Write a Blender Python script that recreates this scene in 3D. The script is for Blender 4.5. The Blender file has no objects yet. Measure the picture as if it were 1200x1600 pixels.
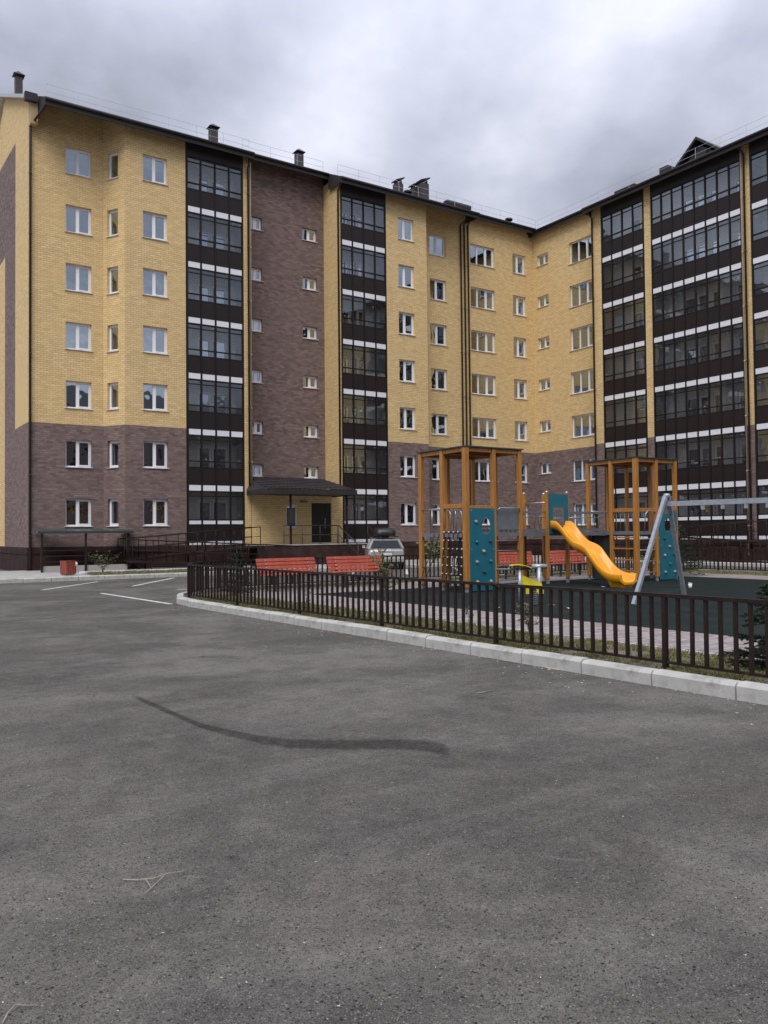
import bpy, bmesh, math, random
from mathutils import Vector, Matrix
RND = random.Random(11)
PI = math.pi
scene = bpy.context.scene
COL = scene.collection

# ------------------------------------------------------------------ camera
FPX, EYE = 1296.0, 1.7
AZ, PITCH, ROLL = math.radians(56.27), math.radians(1.49), math.radians(-0.57)
_fw = Vector((math.cos(AZ), math.sin(AZ), 0)); _r0 = Vector((math.sin(AZ), -math.cos(AZ), 0)); _up = Vector((0, 0, 1))
CF = _fw*math.cos(PITCH)+_up*math.sin(PITCH)
_u0 = _up*math.cos(PITCH)-_fw*math.sin(PITCH)
CR = _r0*math.cos(ROLL)+_u0*math.sin(ROLL)
CU = _u0*math.cos(ROLL)-_r0*math.sin(ROLL)
cam_d = bpy.data.cameras.new('camera'); cam = bpy.data.objects.new('camera', cam_d); COL.objects.link(cam)
cam_d.sensor_fit = 'HORIZONTAL'; cam_d.sensor_width = 36; cam_d.lens = 36*FPX/1200
cam_d.clip_start = 0.05; cam_d.clip_end = 2000
m = Matrix.Identity(4)
for i in range(3):
    m[i][0] = CR[i]; m[i][1] = CU[i]; m[i][2] = -CF[i]
m[2][3] = EYE
cam.matrix_world = m
scene.camera = cam
CAM = Vector((0, 0, EYE))
def pray(px, py): return CF+CR*((px-600)/FPX)+CU*((800-py)/FPX)
def onZ(px, py, z): d = pray(px, py); return CAM+d*((z-EYE)/d.z)
def onY(px, py, y): d = pray(px, py); return CAM+d*(y/d.y)
def onX(px, py, x): d = pray(px, py); return CAM+d*(x/d.x)

# ------------------------------------------------------------------ sky, sun, exposure
SUN_EL, SUN_AZ = math.radians(52), math.atan2(-0.70, -0.72)      # direction towards the sun (x, y)
world = bpy.data.worlds.new('World'); scene.world = world; world.use_nodes = True
wn, wl = world.node_tree.nodes, world.node_tree.links
wn.clear()
def N(t, **kw):
    n = wn.new(t)
    for k, v in kw.items(): setattr(n, k, v)
    return n
wout = N('ShaderNodeOutputWorld'); bg_sky = N('ShaderNodeBackground'); bg_cl = N('ShaderNodeBackground'); wmix = N('ShaderNodeMixShader')
sky = N('ShaderNodeTexSky', sky_type='NISHITA', sun_disc=False)
sky.sun_elevation = SUN_EL; sky.sun_rotation = PI/2-SUN_AZ
wl.new(sky.outputs[0], bg_sky.inputs[0]); bg_sky.inputs[1].default_value = 0.1
tc = N('ShaderNodeTexCoord'); sep = N('ShaderNodeSeparateXYZ'); wl.new(tc.outputs['Generated'], sep.inputs[0])
zz = N('ShaderNodeMath', operation='MAXIMUM'); wl.new(sep.outputs[2], zz.inputs[0]); zz.inputs[1].default_value = 0.0
za = N('ShaderNodeMath', operation='ADD'); wl.new(zz.outputs[0], za.inputs[0]); za.inputs[1].default_value = 0.28
dv = N('ShaderNodeVectorMath', operation='DIVIDE'); wl.new(tc.outputs['Generated'], dv.inputs[0])
cmb = N('ShaderNodeCombineXYZ')
for i in range(3): wl.new(za.outputs[0], cmb.inputs[i])
wl.new(cmb.outputs[0], dv.inputs[1])
mp = N('ShaderNodeMapping'); wl.new(dv.outputs[0], mp.inputs[0]); mp.inputs['Location'].default_value = (3.3, 8.8, 0.1)
n1 = N('ShaderNodeTexNoise'); wl.new(mp.outputs[0], n1.inputs[0]); n1.inputs['Scale'].default_value = 1.05; n1.inputs['Detail'].default_value = 10; n1.inputs['Roughness'].default_value = 0.47; n1.inputs['Distortion'].default_value = 0.5
n2 = N('ShaderNodeTexNoise'); wl.new(mp.outputs[0], n2.inputs[0]); n2.inputs['Scale'].default_value = 4.5; n2.inputs['Detail'].default_value = 7; n2.inputs['Roughness'].default_value = 0.5
mx = N('ShaderNodeMix', data_type='FLOAT'); mx.inputs[0].default_value = 0.26; wl.new(n1.outputs[0], mx.inputs[2]); wl.new(n2.outputs[0], mx.inputs[3])
cr = N('ShaderNodeValToRGB'); wl.new(mx.outputs[0], cr.inputs[0])
e = cr.color_ramp.elements
e[0].position = 0.38; e[0].color = (0.205, 0.215, 0.26, 1)
e[1].position = 0.68; e[1].color = (0.62, 0.635, 0.70, 1)
e2 = cr.color_ramp.elements.new(0.475); e2.color = (0.305, 0.32, 0.39, 1)
e3 = cr.color_ramp.elements.new(0.545); e3.color = (0.40, 0.415, 0.49, 1)
wl.new(cr.outputs[0], bg_cl.inputs[0])
# overcast sky: brighter overhead than near the horizon
zr = N('ShaderNodeMapRange'); wl.new(sep.outputs[2], zr.inputs[0]); zr.inputs[1].default_value = 0.3; zr.inputs[2].default_value = 1.0; zr.inputs[3].default_value = 1.0; zr.inputs[4].default_value = 2.6
wl.new(zr.outputs[0], bg_cl.inputs[1])
wmix.inputs[0].default_value = 0.94
wl.new(bg_sky.outputs[0], wmix.inputs[1]); wl.new(bg_cl.outputs[0], wmix.inputs[2]); wl.new(wmix.outputs[0], wout.inputs[0])
sun_d = bpy.data.lights.new('sun', 'SUN'); sun = bpy.data.objects.new('sun', sun_d); COL.objects.link(sun)
sun_d.energy = 1.5; sun_d.angle = math.radians(35); sun_d.color = (1.0, 0.965, 0.92)
sdir = Vector((math.cos(SUN_EL)*math.cos(SUN_AZ), math.cos(SUN_EL)*math.sin(SUN_AZ), math.sin(SUN_EL)))
sun.rotation_euler = sdir.to_track_quat('Z', 'Y').to_euler(); sun.location = (0, 0, 60)
scene.view_settings.view_transform = 'Standard'; scene.view_settings.look = 'None'
scene.view_settings.exposure = 0.45; scene.view_settings.gamma = 1
scene.cycles.use_denoising = True
scene.cycles.max_bounces = 6; scene.cycles.diffuse_bounces = 3; scene.cycles.glossy_bounces = 3; scene.cycles.transparent_max_bounces = 12; scene.cycles.transmission_bounces = 3
scene.cycles.sample_clamp_indirect = 6

# ------------------------------------------------------------------ materials
def new_mat(name):
    mt = bpy.data.materials.new(name); mt.use_nodes = True
    nt = mt.node_tree; b = nt.nodes['Principled BSDF']
    return mt, nt, b
def add(nt, t, **kw):
    n = nt.nodes.new(t)
    for k, v in kw.items(): setattr(n, k, v)
    return n
def c4(c): return (c[0], c[1], c[2], 1)
def pm(name, col, rough=0.6, metal=0.0, var=0.12, scale=6.0, bump=0.0, bscale=40.0, spec=0.5, coat=0.0, dirt=None, dirt_scale=2.0):
    """painted / plain material with slight uneven colour, optional dirt patches and relief"""
    mt, nt, b = new_mat(name); L = nt.links
    tcn = add(nt, 'ShaderNodeTexCoord')
    no = add(nt, 'ShaderNodeTexNoise'); no.inputs['Scale'].default_value = scale; no.inputs['Detail'].default_value = 5
    L.new(tcn.outputs['Object'], no.inputs['Vector'])
    mr = add(nt, 'ShaderNodeMapRange'); L.new(no.outputs[0], mr.inputs[0])
    mr.inputs[1].default_value = 0.3; mr.inputs[2].default_value = 0.7; mr.inputs[3].default_value = 1-var; mr.inputs[4].default_value = 1+var
    hs = add(nt, 'ShaderNodeHueSaturation'); hs.inputs['Color'].default_value = c4(col); L.new(mr.outputs[0], hs.inputs['Value'])
    out = hs.outputs[0]
    if dirt:
        n3 = add(nt, 'ShaderNodeTexNoise'); n3.inputs['Scale'].default_value = dirt_scale; n3.inputs['Detail'].default_value = 8; n3.inputs['Roughness'].default_value = 0.65
        L.new(tcn.outputs['Object'], n3.inputs['Vector'])
        m3 = add(nt, 'ShaderNodeMapRange'); L.new(n3.outputs[0], m3.inputs[0]); m3.inputs[1].default_value = 0.5; m3.inputs[2].default_value = 0.72
        mxn = add(nt, 'ShaderNodeMix', data_type='RGBA'); L.new(m3.outputs[0], mxn.inputs[0]); L.new(out, mxn.inputs[6]); mxn.inputs[7].default_value = c4(dirt)
        out = mxn.outputs[2]
    L.new(out, b.inputs['Base Color'])
    b.inputs['Roughness'].default_value = rough; b.inputs['Metallic'].default_value = metal
    b.inputs['Specular IOR Level'].default_value = spec; b.inputs['Coat Weight'].default_value = coat
    if bump:
        nb = add(nt, 'ShaderNodeTexNoise'); nb.inputs['Scale'].default_value = bscale; nb.inputs['Detail'].default_value = 4
        L.new(tcn.outputs['Object'], nb.inputs['Vector'])
        bp = add(nt, 'ShaderNodeBump'); bp.inputs['Strength'].default_value = bump; bp.inputs['Distance'].default_value = 0.01
        L.new(nb.outputs[0], bp.inputs['Height']); L.new(bp.outputs[0], b.inputs['Normal'])
    return mt
def brick_mat(name, c1, c2, mortar, blotch, big=0.22):
    """face brick in running bond over the wall's own UV (metres); bricks vary one by one and in loose bands"""
    mt, nt, b = new_mat(name); L = nt.links
    uv = add(nt, 'ShaderNodeUVMap')
    bt = add(nt, 'ShaderNodeTexBrick'); L.new(uv.outputs[0], bt.inputs['Vector'])
    bt.inputs['Scale'].default_value = 1.0; bt.inputs['Brick Width'].default_value = 0.27; bt.inputs['Row Height'].default_value = 0.10
    bt.inputs['Mortar Size'].default_value = 0.011; bt.inputs['Mortar Smooth'].default_value = 0.3; bt.inputs['Bias'].default_value = 0.0
    bt.inputs['Color1'].default_value = c4(c1); bt.inputs['Color2'].default_value = c4(c2); bt.inputs['Mortar'].default_value = c4(mortar)
    mpn = add(nt, 'ShaderNodeMapping'); mpn.inputs['Scale'].default_value = (2.2, 5.0, 1); L.new(uv.outputs[0], mpn.inputs[0])
    n_ = add(nt, 'ShaderNodeTexNoise'); n_.inputs['Scale'].default_value = 1.0; n_.inputs['Detail'].default_value = 7; n_.inputs['Roughness'].default_value = 0.62
    L.new(mpn.outputs[0], n_.inputs['Vector'])
    mr = add(nt, 'ShaderNodeMapRange'); L.new(n_.outputs[0], mr.inputs[0]); mr.inputs[1].default_value = 0.32; mr.inputs[2].default_value = 0.68; mr.inputs[3].default_value = 1-big; mr.inputs[4].default_value = 1+big
    # pallets of slightly different bricks: broad bands along the courses
    mp2 = add(nt, 'ShaderNodeMapping'); mp2.inputs['Scale'].default_value = (0.10, 0.55, 1); L.new(uv.outputs[0], mp2.inputs[0])
    n2_ = add(nt, 'ShaderNodeTexNoise'); n2_.inputs['Scale'].default_value = 1.0; n2_.inputs['Detail'].default_value = 3; L.new(mp2.outputs[0], n2_.inputs['Vector'])
    m2 = add(nt, 'ShaderNodeMapRange'); L.new(n2_.outputs[0], m2.inputs[0]); m2.inputs[1].default_value = 0.42; m2.inputs[2].default_value = 0.62; m2.inputs[3].default_value = 0; m2.inputs[4].default_value = 0.45
    mb_ = add(nt, 'ShaderNodeMix', data_type='RGBA', blend_type='MIX'); L.new(m2.outputs[0], mb_.inputs[0]); L.new(bt.outputs[0], mb_.inputs[6]); mb_.inputs[7].default_value = c4(blotch)
    mp4 = add(nt, 'ShaderNodeMapping'); mp4.inputs['Scale'].default_value = (0.9, 0.35, 1); L.new(uv.outputs[0], mp4.inputs[0])
    n4 = add(nt, 'ShaderNodeTexNoise'); n4.inputs['Scale'].default_value = 1.0; n4.inputs['Detail'].default_value = 9; n4.inputs['Roughness'].default_value = 0.7; L.new(mp4.outputs[0], n4.inputs['Vector'])
    m4 = add(nt, 'ShaderNodeMapRange'); L.new(n4.outputs[0], m4.inputs[0]); m4.inputs[1].default_value = 0.66; m4.inputs[2].default_value = 0.80; m4.inputs[3].default_value = 0; m4.inputs[4].default_value = 0.45
    mb4 = add(nt, 'ShaderNodeMix', data_type='RGBA'); L.new(m4.outputs[0], mb4.inputs[0]); L.new(mb_.outputs[2], mb4.inputs[6]); mb4.inputs[7].default_value = (0.62, 0.58, 0.52, 1)
    hs = add(nt, 'ShaderNodeHueSaturation'); L.new(mb4.outputs[2], hs.inputs['Color']); L.new(mr.outputs[0], hs.inputs['Value'])
    L.new(hs.outputs[0], b.inputs['Base Color']); b.inputs['Roughness'].default_value = 0.85; b.inputs['Specular IOR Level'].default_value = 0.25
    bp = add(nt, 'ShaderNodeBump'); bp.inputs['Strength'].default_value = 0.5; bp.inputs['Distance'].default_value = 0.008; bp.invert = True
    L.new(bt.outputs['Fac'], bp.inputs['Height']); L.new(bp.outputs[0], b.inputs['Normal'])
    return mt
def glass_mat(name, refl, tint, rough=0.0, wave=0.0):
    """clear pane: mirrors part of the light by angle, lets the rest through"""
    mt, nt, b = new_mat(name); L = nt.links; nt.nodes.remove(b)
    out = nt.nodes['Material Output']
    gl = add(nt, 'ShaderNodeBsdfGlossy'); gl.inputs['Roughness'].default_value = rough; gl.inputs['Color'].default_value = (0.82, 0.92, 1.0, 1)
    tr = add(nt, 'ShaderNodeBsdfTransparent'); tr.inputs[0].default_value = c4(tint)
    fr = add(nt, 'ShaderNodeFresnel'); fr.inputs[0].default_value = 1.5
    mr = add(nt, 'ShaderNodeMapRange'); L.new(fr.outputs[0], mr.inputs[0]); mr.inputs[1].default_value = 0.0; mr.inputs[2].default_value = 1.0; mr.inputs[3].default_value = refl; mr.inputs[4].default_value = 1.0
    mxs = add(nt, 'ShaderNodeMixShader'); L.new(mr.outputs[0], mxs.inputs[0]); L.new(tr.outputs[0], mxs.inputs[1]); L.new(gl.outputs[0], mxs.inputs[2]); L.new(mxs.outputs[0], out.inputs[0])
    if wave:
        tcn = add(nt, 'ShaderNodeTexCoord'); no = add(nt, 'ShaderNodeTexNoise'); no.inputs['Scale'].default_value = 1.6; no.inputs['Detail'].default_value = 1
        L.new(tcn.outputs['Object'], no.inputs['Vector'])
        oi = add(nt, 'ShaderNodeObjectInfo'); va = add(nt, 'ShaderNodeVectorMath', operation='ADD'); L.new(tcn.outputs['Object'], va.inputs[0]); L.new(oi.outputs['Location'], va.inputs[1]); L.new(va.outputs[0], no.inputs['Vector'])
        bp = add(nt, 'ShaderNodeBump'); bp.inputs['Strength'].default_value = wave; bp.inputs['Distance'].default_value = 0.05; L.new(no.outputs[0], bp.inputs['Height']); L.new(bp.outputs[0], gl.inputs['Normal'])
    return mt
M = {}
M['yellow'] = brick_mat('yellow_brick', (0.86, 0.64, 0.325), (0.72, 0.515, 0.24), (0.45, 0.34, 0.195), (0.76, 0.54, 0.26), 0.09)
M['brown'] = brick_mat('brown_brick', (0.29, 0.21, 0.192), (0.15, 0.106, 0.098), (0.165, 0.127, 0.115), (0.205, 0.150, 0.135), 0.16)
M['pale'] = brick_mat('pale_brick', (0.86, 0.84, 0.80), (0.76, 0.74, 0.70), (0.50, 0.48, 0.46), (0.80, 0.78, 0.74), 0.06)
M['plinth'] = pm('plinth_cladding', (0.048, 0.027, 0.025), 0.8, spec=0.15, var=0.2, scale=2, dirt=(0.07, 0.048, 0.042))
M['pvc'] = pm('white_pvc', (0.88, 0.88, 0.89), 0.35, var=0.03)
M['sill'] = pm('sill_metal', (0.78, 0.78, 0.80), 0.4, var=0.05, dirt=(0.55, 0.53, 0.5))
M['glass'] = glass_mat('window_glass', 0.48, (0.62, 0.68, 0.68), 0.0, 0.12)
M['bglass'] = glass_mat('balcony_glass', 0.12, (0.97, 0.98, 0.98), 0.0, 0.07)
M['alu'] = pm('dark_aluminium', (0.015, 0.012, 0.012), 0.5, spec=0.3, var=0.15)
M['panel'] = pm('dark_panel', (0.022, 0.0145, 0.014), 0.5, spec=0.3, var=0.12, scale=1.5)
M['wpanel'] = pm('white_panel', (0.84, 0.84, 0.88), 0.3, var=0.03)
M['fascia'] = pm('roof_metal', (0.042, 0.036, 0.038), 0.5, spec=0.3, var=0.15, scale=1.2)
M['pipe'] = pm('drainpipe_brown', (0.035, 0.022, 0.02), 0.35, var=0.15)
M['pipe_pale'] = pm('pipe_cream', (0.55, 0.47, 0.34), 0.45, var=0.1)
M['rail_steel'] = pm('thin_galvanised', (0.62, 0.63, 0.66), 0.5, metal=0.3)
M['room'] = pm('room_plaster', (0.34, 0.33, 0.30), 0.9, var=0.1)
M['slab'] = pm('slab_white', (0.86, 0.85, 0.84), 0.8, var=0.06)
M['chim'] = pm('chimney_sheet', (0.062, 0.050, 0.053), 0.5, var=0.2, scale=3)
M['coping'] = pm('coping_metal', (0.55, 0.55, 0.56), 0.4, metal=0.3)
M['ironbrown'] = pm('fence_paint', (0.022, 0.0125, 0.0105), 0.55, spec=0.22, var=0.25, scale=9, bump=0.1, dirt=(0.040, 0.029, 0.025), dirt_scale=5)
M['kerbstone'] = pm('kerb_concrete', (0.49, 0.48, 0.45), 0.9, var=0.12, scale=5, bump=0.4, bscale=60, dirt=(0.26, 0.25, 0.225), dirt_scale=3)
M['marking'] = pm('road_paint', (0.66, 0.66, 0.65), 0.7, var=0.2, scale=9, dirt=(0.22, 0.215, 0.21), dirt_scale=7)
M['benchred'] = pm('bench_red_wood', (0.43, 0.085, 0.05), 0.5, var=0.2, scale=7, dirt=(0.48, 0.125, 0.08), dirt_scale=4)
M['steel_dk'] = pm('dark_steel', (0.03, 0.03, 0.032), 0.45, var=0.15)
M['galv'] = pm('galvanised_steel', (0.42, 0.45, 0.49), 0.42, metal=0.55, var=0.16, scale=12)
M['greysteel'] = pm('grey_painted_steel', (0.155, 0.165, 0.185), 0.45, var=0.12)
M['handle'] = pm('stainless_tube', (0.50, 0.51, 0.53), 0.3, metal=0.8)
M['teal'] = pm('teal_panel', (0.006, 0.135, 0.19), 0.35, var=0.1, scale=1.6, dirt=(0.02, 0.15, 0.19), dirt_scale=3)
M['slide'] = pm('slide_plastic', (0.86, 0.36, 0.012), 0.22, var=0.05, scale=2, spec=0.5)
M['yellowp'] = pm('yellow_plate', (0.80, 0.66, 0.03), 0.35, var=0.06)
M['rope'] = pm('black_rope', (0.012, 0.012, 0.013), 0.8)
M['clip'] = pm('white_clip', (0.75, 0.75, 0.74), 0.4)
M['roofgreen'] = pm('tower_roof_sheet', (0.035, 0.055, 0.05), 0.4)
M['rubber'] = pm('rubber_mat', (0.012, 0.019, 0.018), 0.92, spec=0.15, var=0.22, scale=1.3, bump=0.5, bscale=180, dirt=(0.022, 0.030, 0.028), dirt_scale=1.2)
M['redwood'] = pm('bin_slats', (0.26, 0.055, 0.035), 0.5, var=0.25)
M['bark'] = pm('bark', (0.09, 0.065, 0.05), 0.9, var=0.3, scale=20)
M['twig'] = pm('dry_twig', (0.31, 0.27, 0.215), 0.85, var=0.3, scale=30)
M['soil'] = pm('soil', (0.155, 0.13, 0.095), 0.95, var=0.35, scale=3, bump=0.8, bscale=25, dirt=(0.075, 0.095, 0.03), dirt_scale=1.5)
M['carpaint'] = pm('silver_car_paint', (0.47, 0.46, 0.44), 0.32, metal=0.35, var=0.05, coat=0.6, dirt=(0.26, 0.25, 0.23), dirt_scale=2.5)
M['carglass'] = glass_mat('car_glass', 0.04, (0.10, 0.11, 0.11))
M['black_pl'] = pm('black_plastic', (0.016, 0.016, 0.017), 0.4)
M['tyre'] = pm('tyre', (0.018, 0.018, 0.018), 0.85)
M['lamp_red'] = pm('tail_lamp', (0.28, 0.03, 0.03), 0.15, coat=0.5)
M['plate'] = pm('number_plate', (0.72, 0.72, 0.70), 0.4)
M['door'] = pm('dark_door', (0.010, 0.012, 0.012), 0.35)
M['concrete'] = pm('concrete_slab', (0.40, 0.385, 0.36), 0.9, var=0.15, scale=1.5, bump=0.3, dirt=(0.30, 0.28, 0.26))
M['paper'] = pm('paper_white', (0.78, 0.78, 0.78), 0.6)

def leaf_mat(name, ca, cb, rough=0.55):
    mt, nt, b = new_mat(name); L = nt.links
    g = add(nt, 'ShaderNodeNewGeometry'); cr_ = add(nt, 'ShaderNodeValToRGB'); L.new(g.outputs['Random Per Island'], cr_.inputs[0])
    cr_.color_ramp.elements[0].color = c4(ca); cr_.color_ramp.elements[1].color = c4(cb)
    L.new(cr_.outputs[0], b.inputs['Base Color']); b.inputs['Roughness'].default_value = rough; b.inputs['Specular IOR Level'].default_value = 0.3
    return mt
M['needle'] = leaf_mat('spruce_needles', (0.018, 0.035, 0.022), (0.05, 0.085, 0.055))
M['leaf'] = leaf_mat('shrub_leaves', (0.035, 0.055, 0.016), (0.14, 0.16, 0.05))
M['leaf_red'] = leaf_mat('reddish_leaves', (0.10, 0.03, 0.02), (0.12, 0.12, 0.05))
M['bushleaf'] = leaf_mat('pale_bush_leaves', (0.09, 0.12, 0.05), (0.25, 0.28, 0.14))
M['grass'] = leaf_mat('grass_blades', (0.075, 0.085, 0.024), (0.32, 0.29, 0.14), 0.75)
M['litter'] = leaf_mat('fallen_leaf_bits', (0.45, 0.40, 0.22), (0.72, 0.70, 0.62), 0.7)
M['grit'] = leaf_mat('asphalt_grit', (0.02, 0.019, 0.018), (0.26, 0.25, 0.235), 0.9)

def asphalt_mat():
    mt, nt, b = new_mat('worn_asphalt'); L = nt.links
    tcn = add(nt, 'ShaderNodeTexCoord'); P = tcn.outputs['Object']
    def noise(s, d=6, r=0.6, dist=0.0, vec=P):
        n = add(nt, 'ShaderNodeTexNoise'); n.inputs['Scale'].default_value = s; n.inputs['Detail'].default_value = d; n.inputs['Roughness'].default_value = r; n.inputs['Distortion'].default_value = dist
        L.new(vec, n.inputs['Vector']); return n.outputs[0]
    def rng(src, a, b_, lo, hi, clamp=True):
        r = add(nt, 'ShaderNodeMapRange'); r.clamp = clamp; L.new(src, r.inputs[0])
        for i, v in enumerate((a, b_, lo, hi)): r.inputs[i+1].default_value = v
        return r.outputs[0]
    def mixc(fac, a, b_, bt='MIX'):
        mm = add(nt, 'ShaderNodeMix', data_type='RGBA', blend_type=bt)
        if isinstance(fac, float): mm.inputs[0].default_value = fac
        else: L.new(fac, mm.inputs[0])
        for i, v in ((6, a), (7, b_)):
            if isinstance(v, tuple): mm.inputs[i].default_value = c4(v)
            else: L.new(v, mm.inputs[i])
        return mm.outputs[2]
    # broad worn areas, dusty lighter areas, brownish dust
    base = mixc(rng(noise(0.30, 5, 0.6, 0.8), 0.41, 0.59, 0, 1), (0.095, 0.087, 0.077), (0.168, 0.155, 0.137))
    base = mixc(rng(noise(1.15, 6, 0.62, 0.4), 0.45, 0.66, 0, 0.75), base, (0.072, 0.069, 0.066))
    mpn = add(nt, 'ShaderNodeMapping'); mpn.inputs['Rotation'].default_value = (0, 0, 0.55); mpn.inputs['Scale'].default_value = (0.22, 1.6, 1); L.new(P, mpn.inputs[0])
    base = mixc(rng(noise(1.1, 5, 0.6, 0.2, mpn.outputs[0]), 0.50, 0.72, 0, 0.55), base, (0.165, 0.154, 0.139))     # tyre-swept streaks
    base = mixc(rng(noise(2.3, 7, 0.7), 0.55, 0.75, 0, 0.5), base, (0.130, 0.114, 0.095))
    base = mixc(rng(noise(2.1, 9, 0.76, 1.0), 0.56, 0.72, 0, 0.6), base, (0.205, 0.195, 0.18))      # scuffed pale patches
    def shade(src, lo, hi):
        h_ = add(nt, 'ShaderNodeHueSaturation'); L.new(base, h_.inputs['Color']); L.new(rng(src, 0.33, 0.67, lo, hi), h_.inputs['Value']); return h_.outputs[0]
    base = shade(noise(4.6, 8, 0.72, 0.5), 0.82, 1.19)
    base = shade(noise(26, 5, 0.7), 0.80, 1.20)
    # scattered dark damp or oil spots
    v0 = add(nt, 'ShaderNodeTexVoronoi'); v0.inputs['Scale'].default_value = 1.5; v0.inputs['Randomness'].default_value = 1.0; L.new(P, v0.inputs['Vector'])
    wob = noise(9, 4, 0.6)
    sm = add(nt, 'ShaderNodeMath', operation='MULTIPLY_ADD'); L.new(wob, sm.inputs[0]); sm.inputs[1].default_value = -0.16; L.new(v0.outputs['Distance'], sm.inputs[2])
    base = mixc(rng(sm.outputs[0], -0.040, 0.005, 0.75, 0.0), base, (0.05, 0.047, 0.045))
    # stones of the mix: pale, dark and rusty chips
    def chips(scale, thr, colour, amount, dens):
        v = add(nt, 'ShaderNodeTexVoronoi'); v.inputs['Scale'].default_value = scale; L.new(P, v.inputs['Vector'])
        s = add(nt, 'ShaderNodeSeparateColor'); L.new(v.outputs['Color'], s.inputs[0])
        a = rng(v.outputs['Distance'], thr*0.75, thr, amount, 0.0)
        k = rng(s.outputs[0], dens, dens+0.02, 0, 1)
        mu = add(nt, 'ShaderNodeMath', operation='MULTIPLY'); L.new(a, mu.inputs[0]); L.new(k, mu.inputs[1])
        return mu.outputs[0], colour
    for args in ((95, 0.42, (0.27, 0.255, 0.23), 0.40, 0.62), (120, 0.45, (0.03, 0.028, 0.027), 0.85, 0.42), (60, 0.30, (0.36, 0.345, 0.32), 0.6, 0.93), (48, 0.36, (0.018, 0.016, 0.015), 0.9, 0.82), (70, 0.35, (0.20, 0.115, 0.075), 0.6, 0.93), (190, 0.5, (0.20, 0.19, 0.18), 0.4, 0.5)):
        f_, c_ = chips(*args); base = mixc(f_, base, c_)
    L.new(base, b.inputs['Base Color'])
    b.inputs['Roughness'].default_value = 0.95; b.inputs['Specular IOR Level'].default_value = 0.06
    vb = add(nt, 'ShaderNodeTexVoronoi'); vb.inputs['Scale'].default_value = 85; L.new(P, vb.inputs['Vector'])
    bp = add(nt, 'ShaderNodeBump'); bp.inputs['Strength'].default_value = 0.55; bp.inputs['Distance'].default_value = 0.006; bp.invert = True; L.new(vb.outputs['Distance'], bp.inputs['Height'])
    bp2 = add(nt, 'ShaderNodeBump'); bp2.inputs['Strength'].default_value = 0.4; bp2.inputs['Distance'].default_value = 0.02; L.new(noise(14, 5, 0.6), bp2.inputs['Height']); L.new(bp.outputs[0], bp2.inputs['Normal'])
    L.new(bp2.outputs[0], b.inputs['Normal'])
    return mt
M['asphalt'] = asphalt_mat()
def paving_mat():
    mt, nt, b = new_mat('pinkish_pavers'); L = nt.links
    uv = add(nt, 'ShaderNodeTexCoord')
    bt = add(nt, 'ShaderNodeTexBrick'); L.new(uv.outputs['Object'], bt.inputs['Vector'])
    bt.inputs['Scale'].default_value = 1; bt.inputs['Brick Width'].default_value = 0.2; bt.inputs['Row Height'].default_value = 0.1; bt.inputs['Mortar Size'].default_value = 0.004
    bt.inputs['Color1'].default_value = (0.33, 0.285, 0.275, 1); bt.inputs['Color2'].default_value = (0.26, 0.22, 0.215, 1); bt.inputs['Mortar'].default_value = (0.15, 0.13, 0.12, 1)
    no = add(nt, 'ShaderNodeTexNoise'); no.inputs['Scale'].default_value = 0.9; no.inputs['Detail'].default_value = 6; L.new(uv.outputs['Object'], no.inputs['Vector'])
    mr = add(nt, 'ShaderNodeMapRange'); L.new(no.outputs[0], mr.inputs[0]); mr.inputs[1].default_value = 0.3; mr.inputs[2].default_value = 0.7; mr.inputs[3].default_value = 0.82; mr.inputs[4].default_value = 1.15
    hs = add(nt, 'ShaderNodeHueSaturation'); L.new(bt.outputs[0], hs.inputs['Color']); L.new(mr.outputs[0], hs.inputs['Value']); L.new(hs.outputs[0], b.inputs['Base Color'])
    b.inputs['Roughness'].default_value = 0.9
    bp = add(nt, 'ShaderNodeBump'); bp.invert = True; bp.inputs['Distance'].default_value = 0.006; L.new(bt.outputs['Fac'], bp.inputs['Height']); L.new(bp.outputs[0], b.inputs['Normal'])
    return mt
M['paving'] = paving_mat()
def paver_mat():
    mt, nt, b = new_mat('paver_block'); L = nt.links
    oi = add(nt, 'ShaderNodeObjectInfo'); g = add(nt, 'ShaderNodeNewGeometry')
    s = add(nt, 'ShaderNodeMath', operation='ADD'); L.new(oi.outputs['Random'], s.inputs[0]); L.new(g.outputs['Random Per Island'], s.inputs[1])
    fr = add(nt, 'ShaderNodeMath', operation='FRACT'); L.new(s.outputs[0], fr.inputs[0])
    cr_ = add(nt, 'ShaderNodeValToRGB'); L.new(fr.outputs[0], cr_.inputs[0])
    cr_.color_ramp.elements[0].color = (0.24, 0.20, 0.195, 1); cr_.color_ramp.elements[1].color = (0.36, 0.315, 0.305, 1)
    L.new(cr_.outputs[0], b.inputs['Base Color']); b.inputs['Roughness'].default_value = 0.9
    return mt
M['paver'] = paver_mat()
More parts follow.
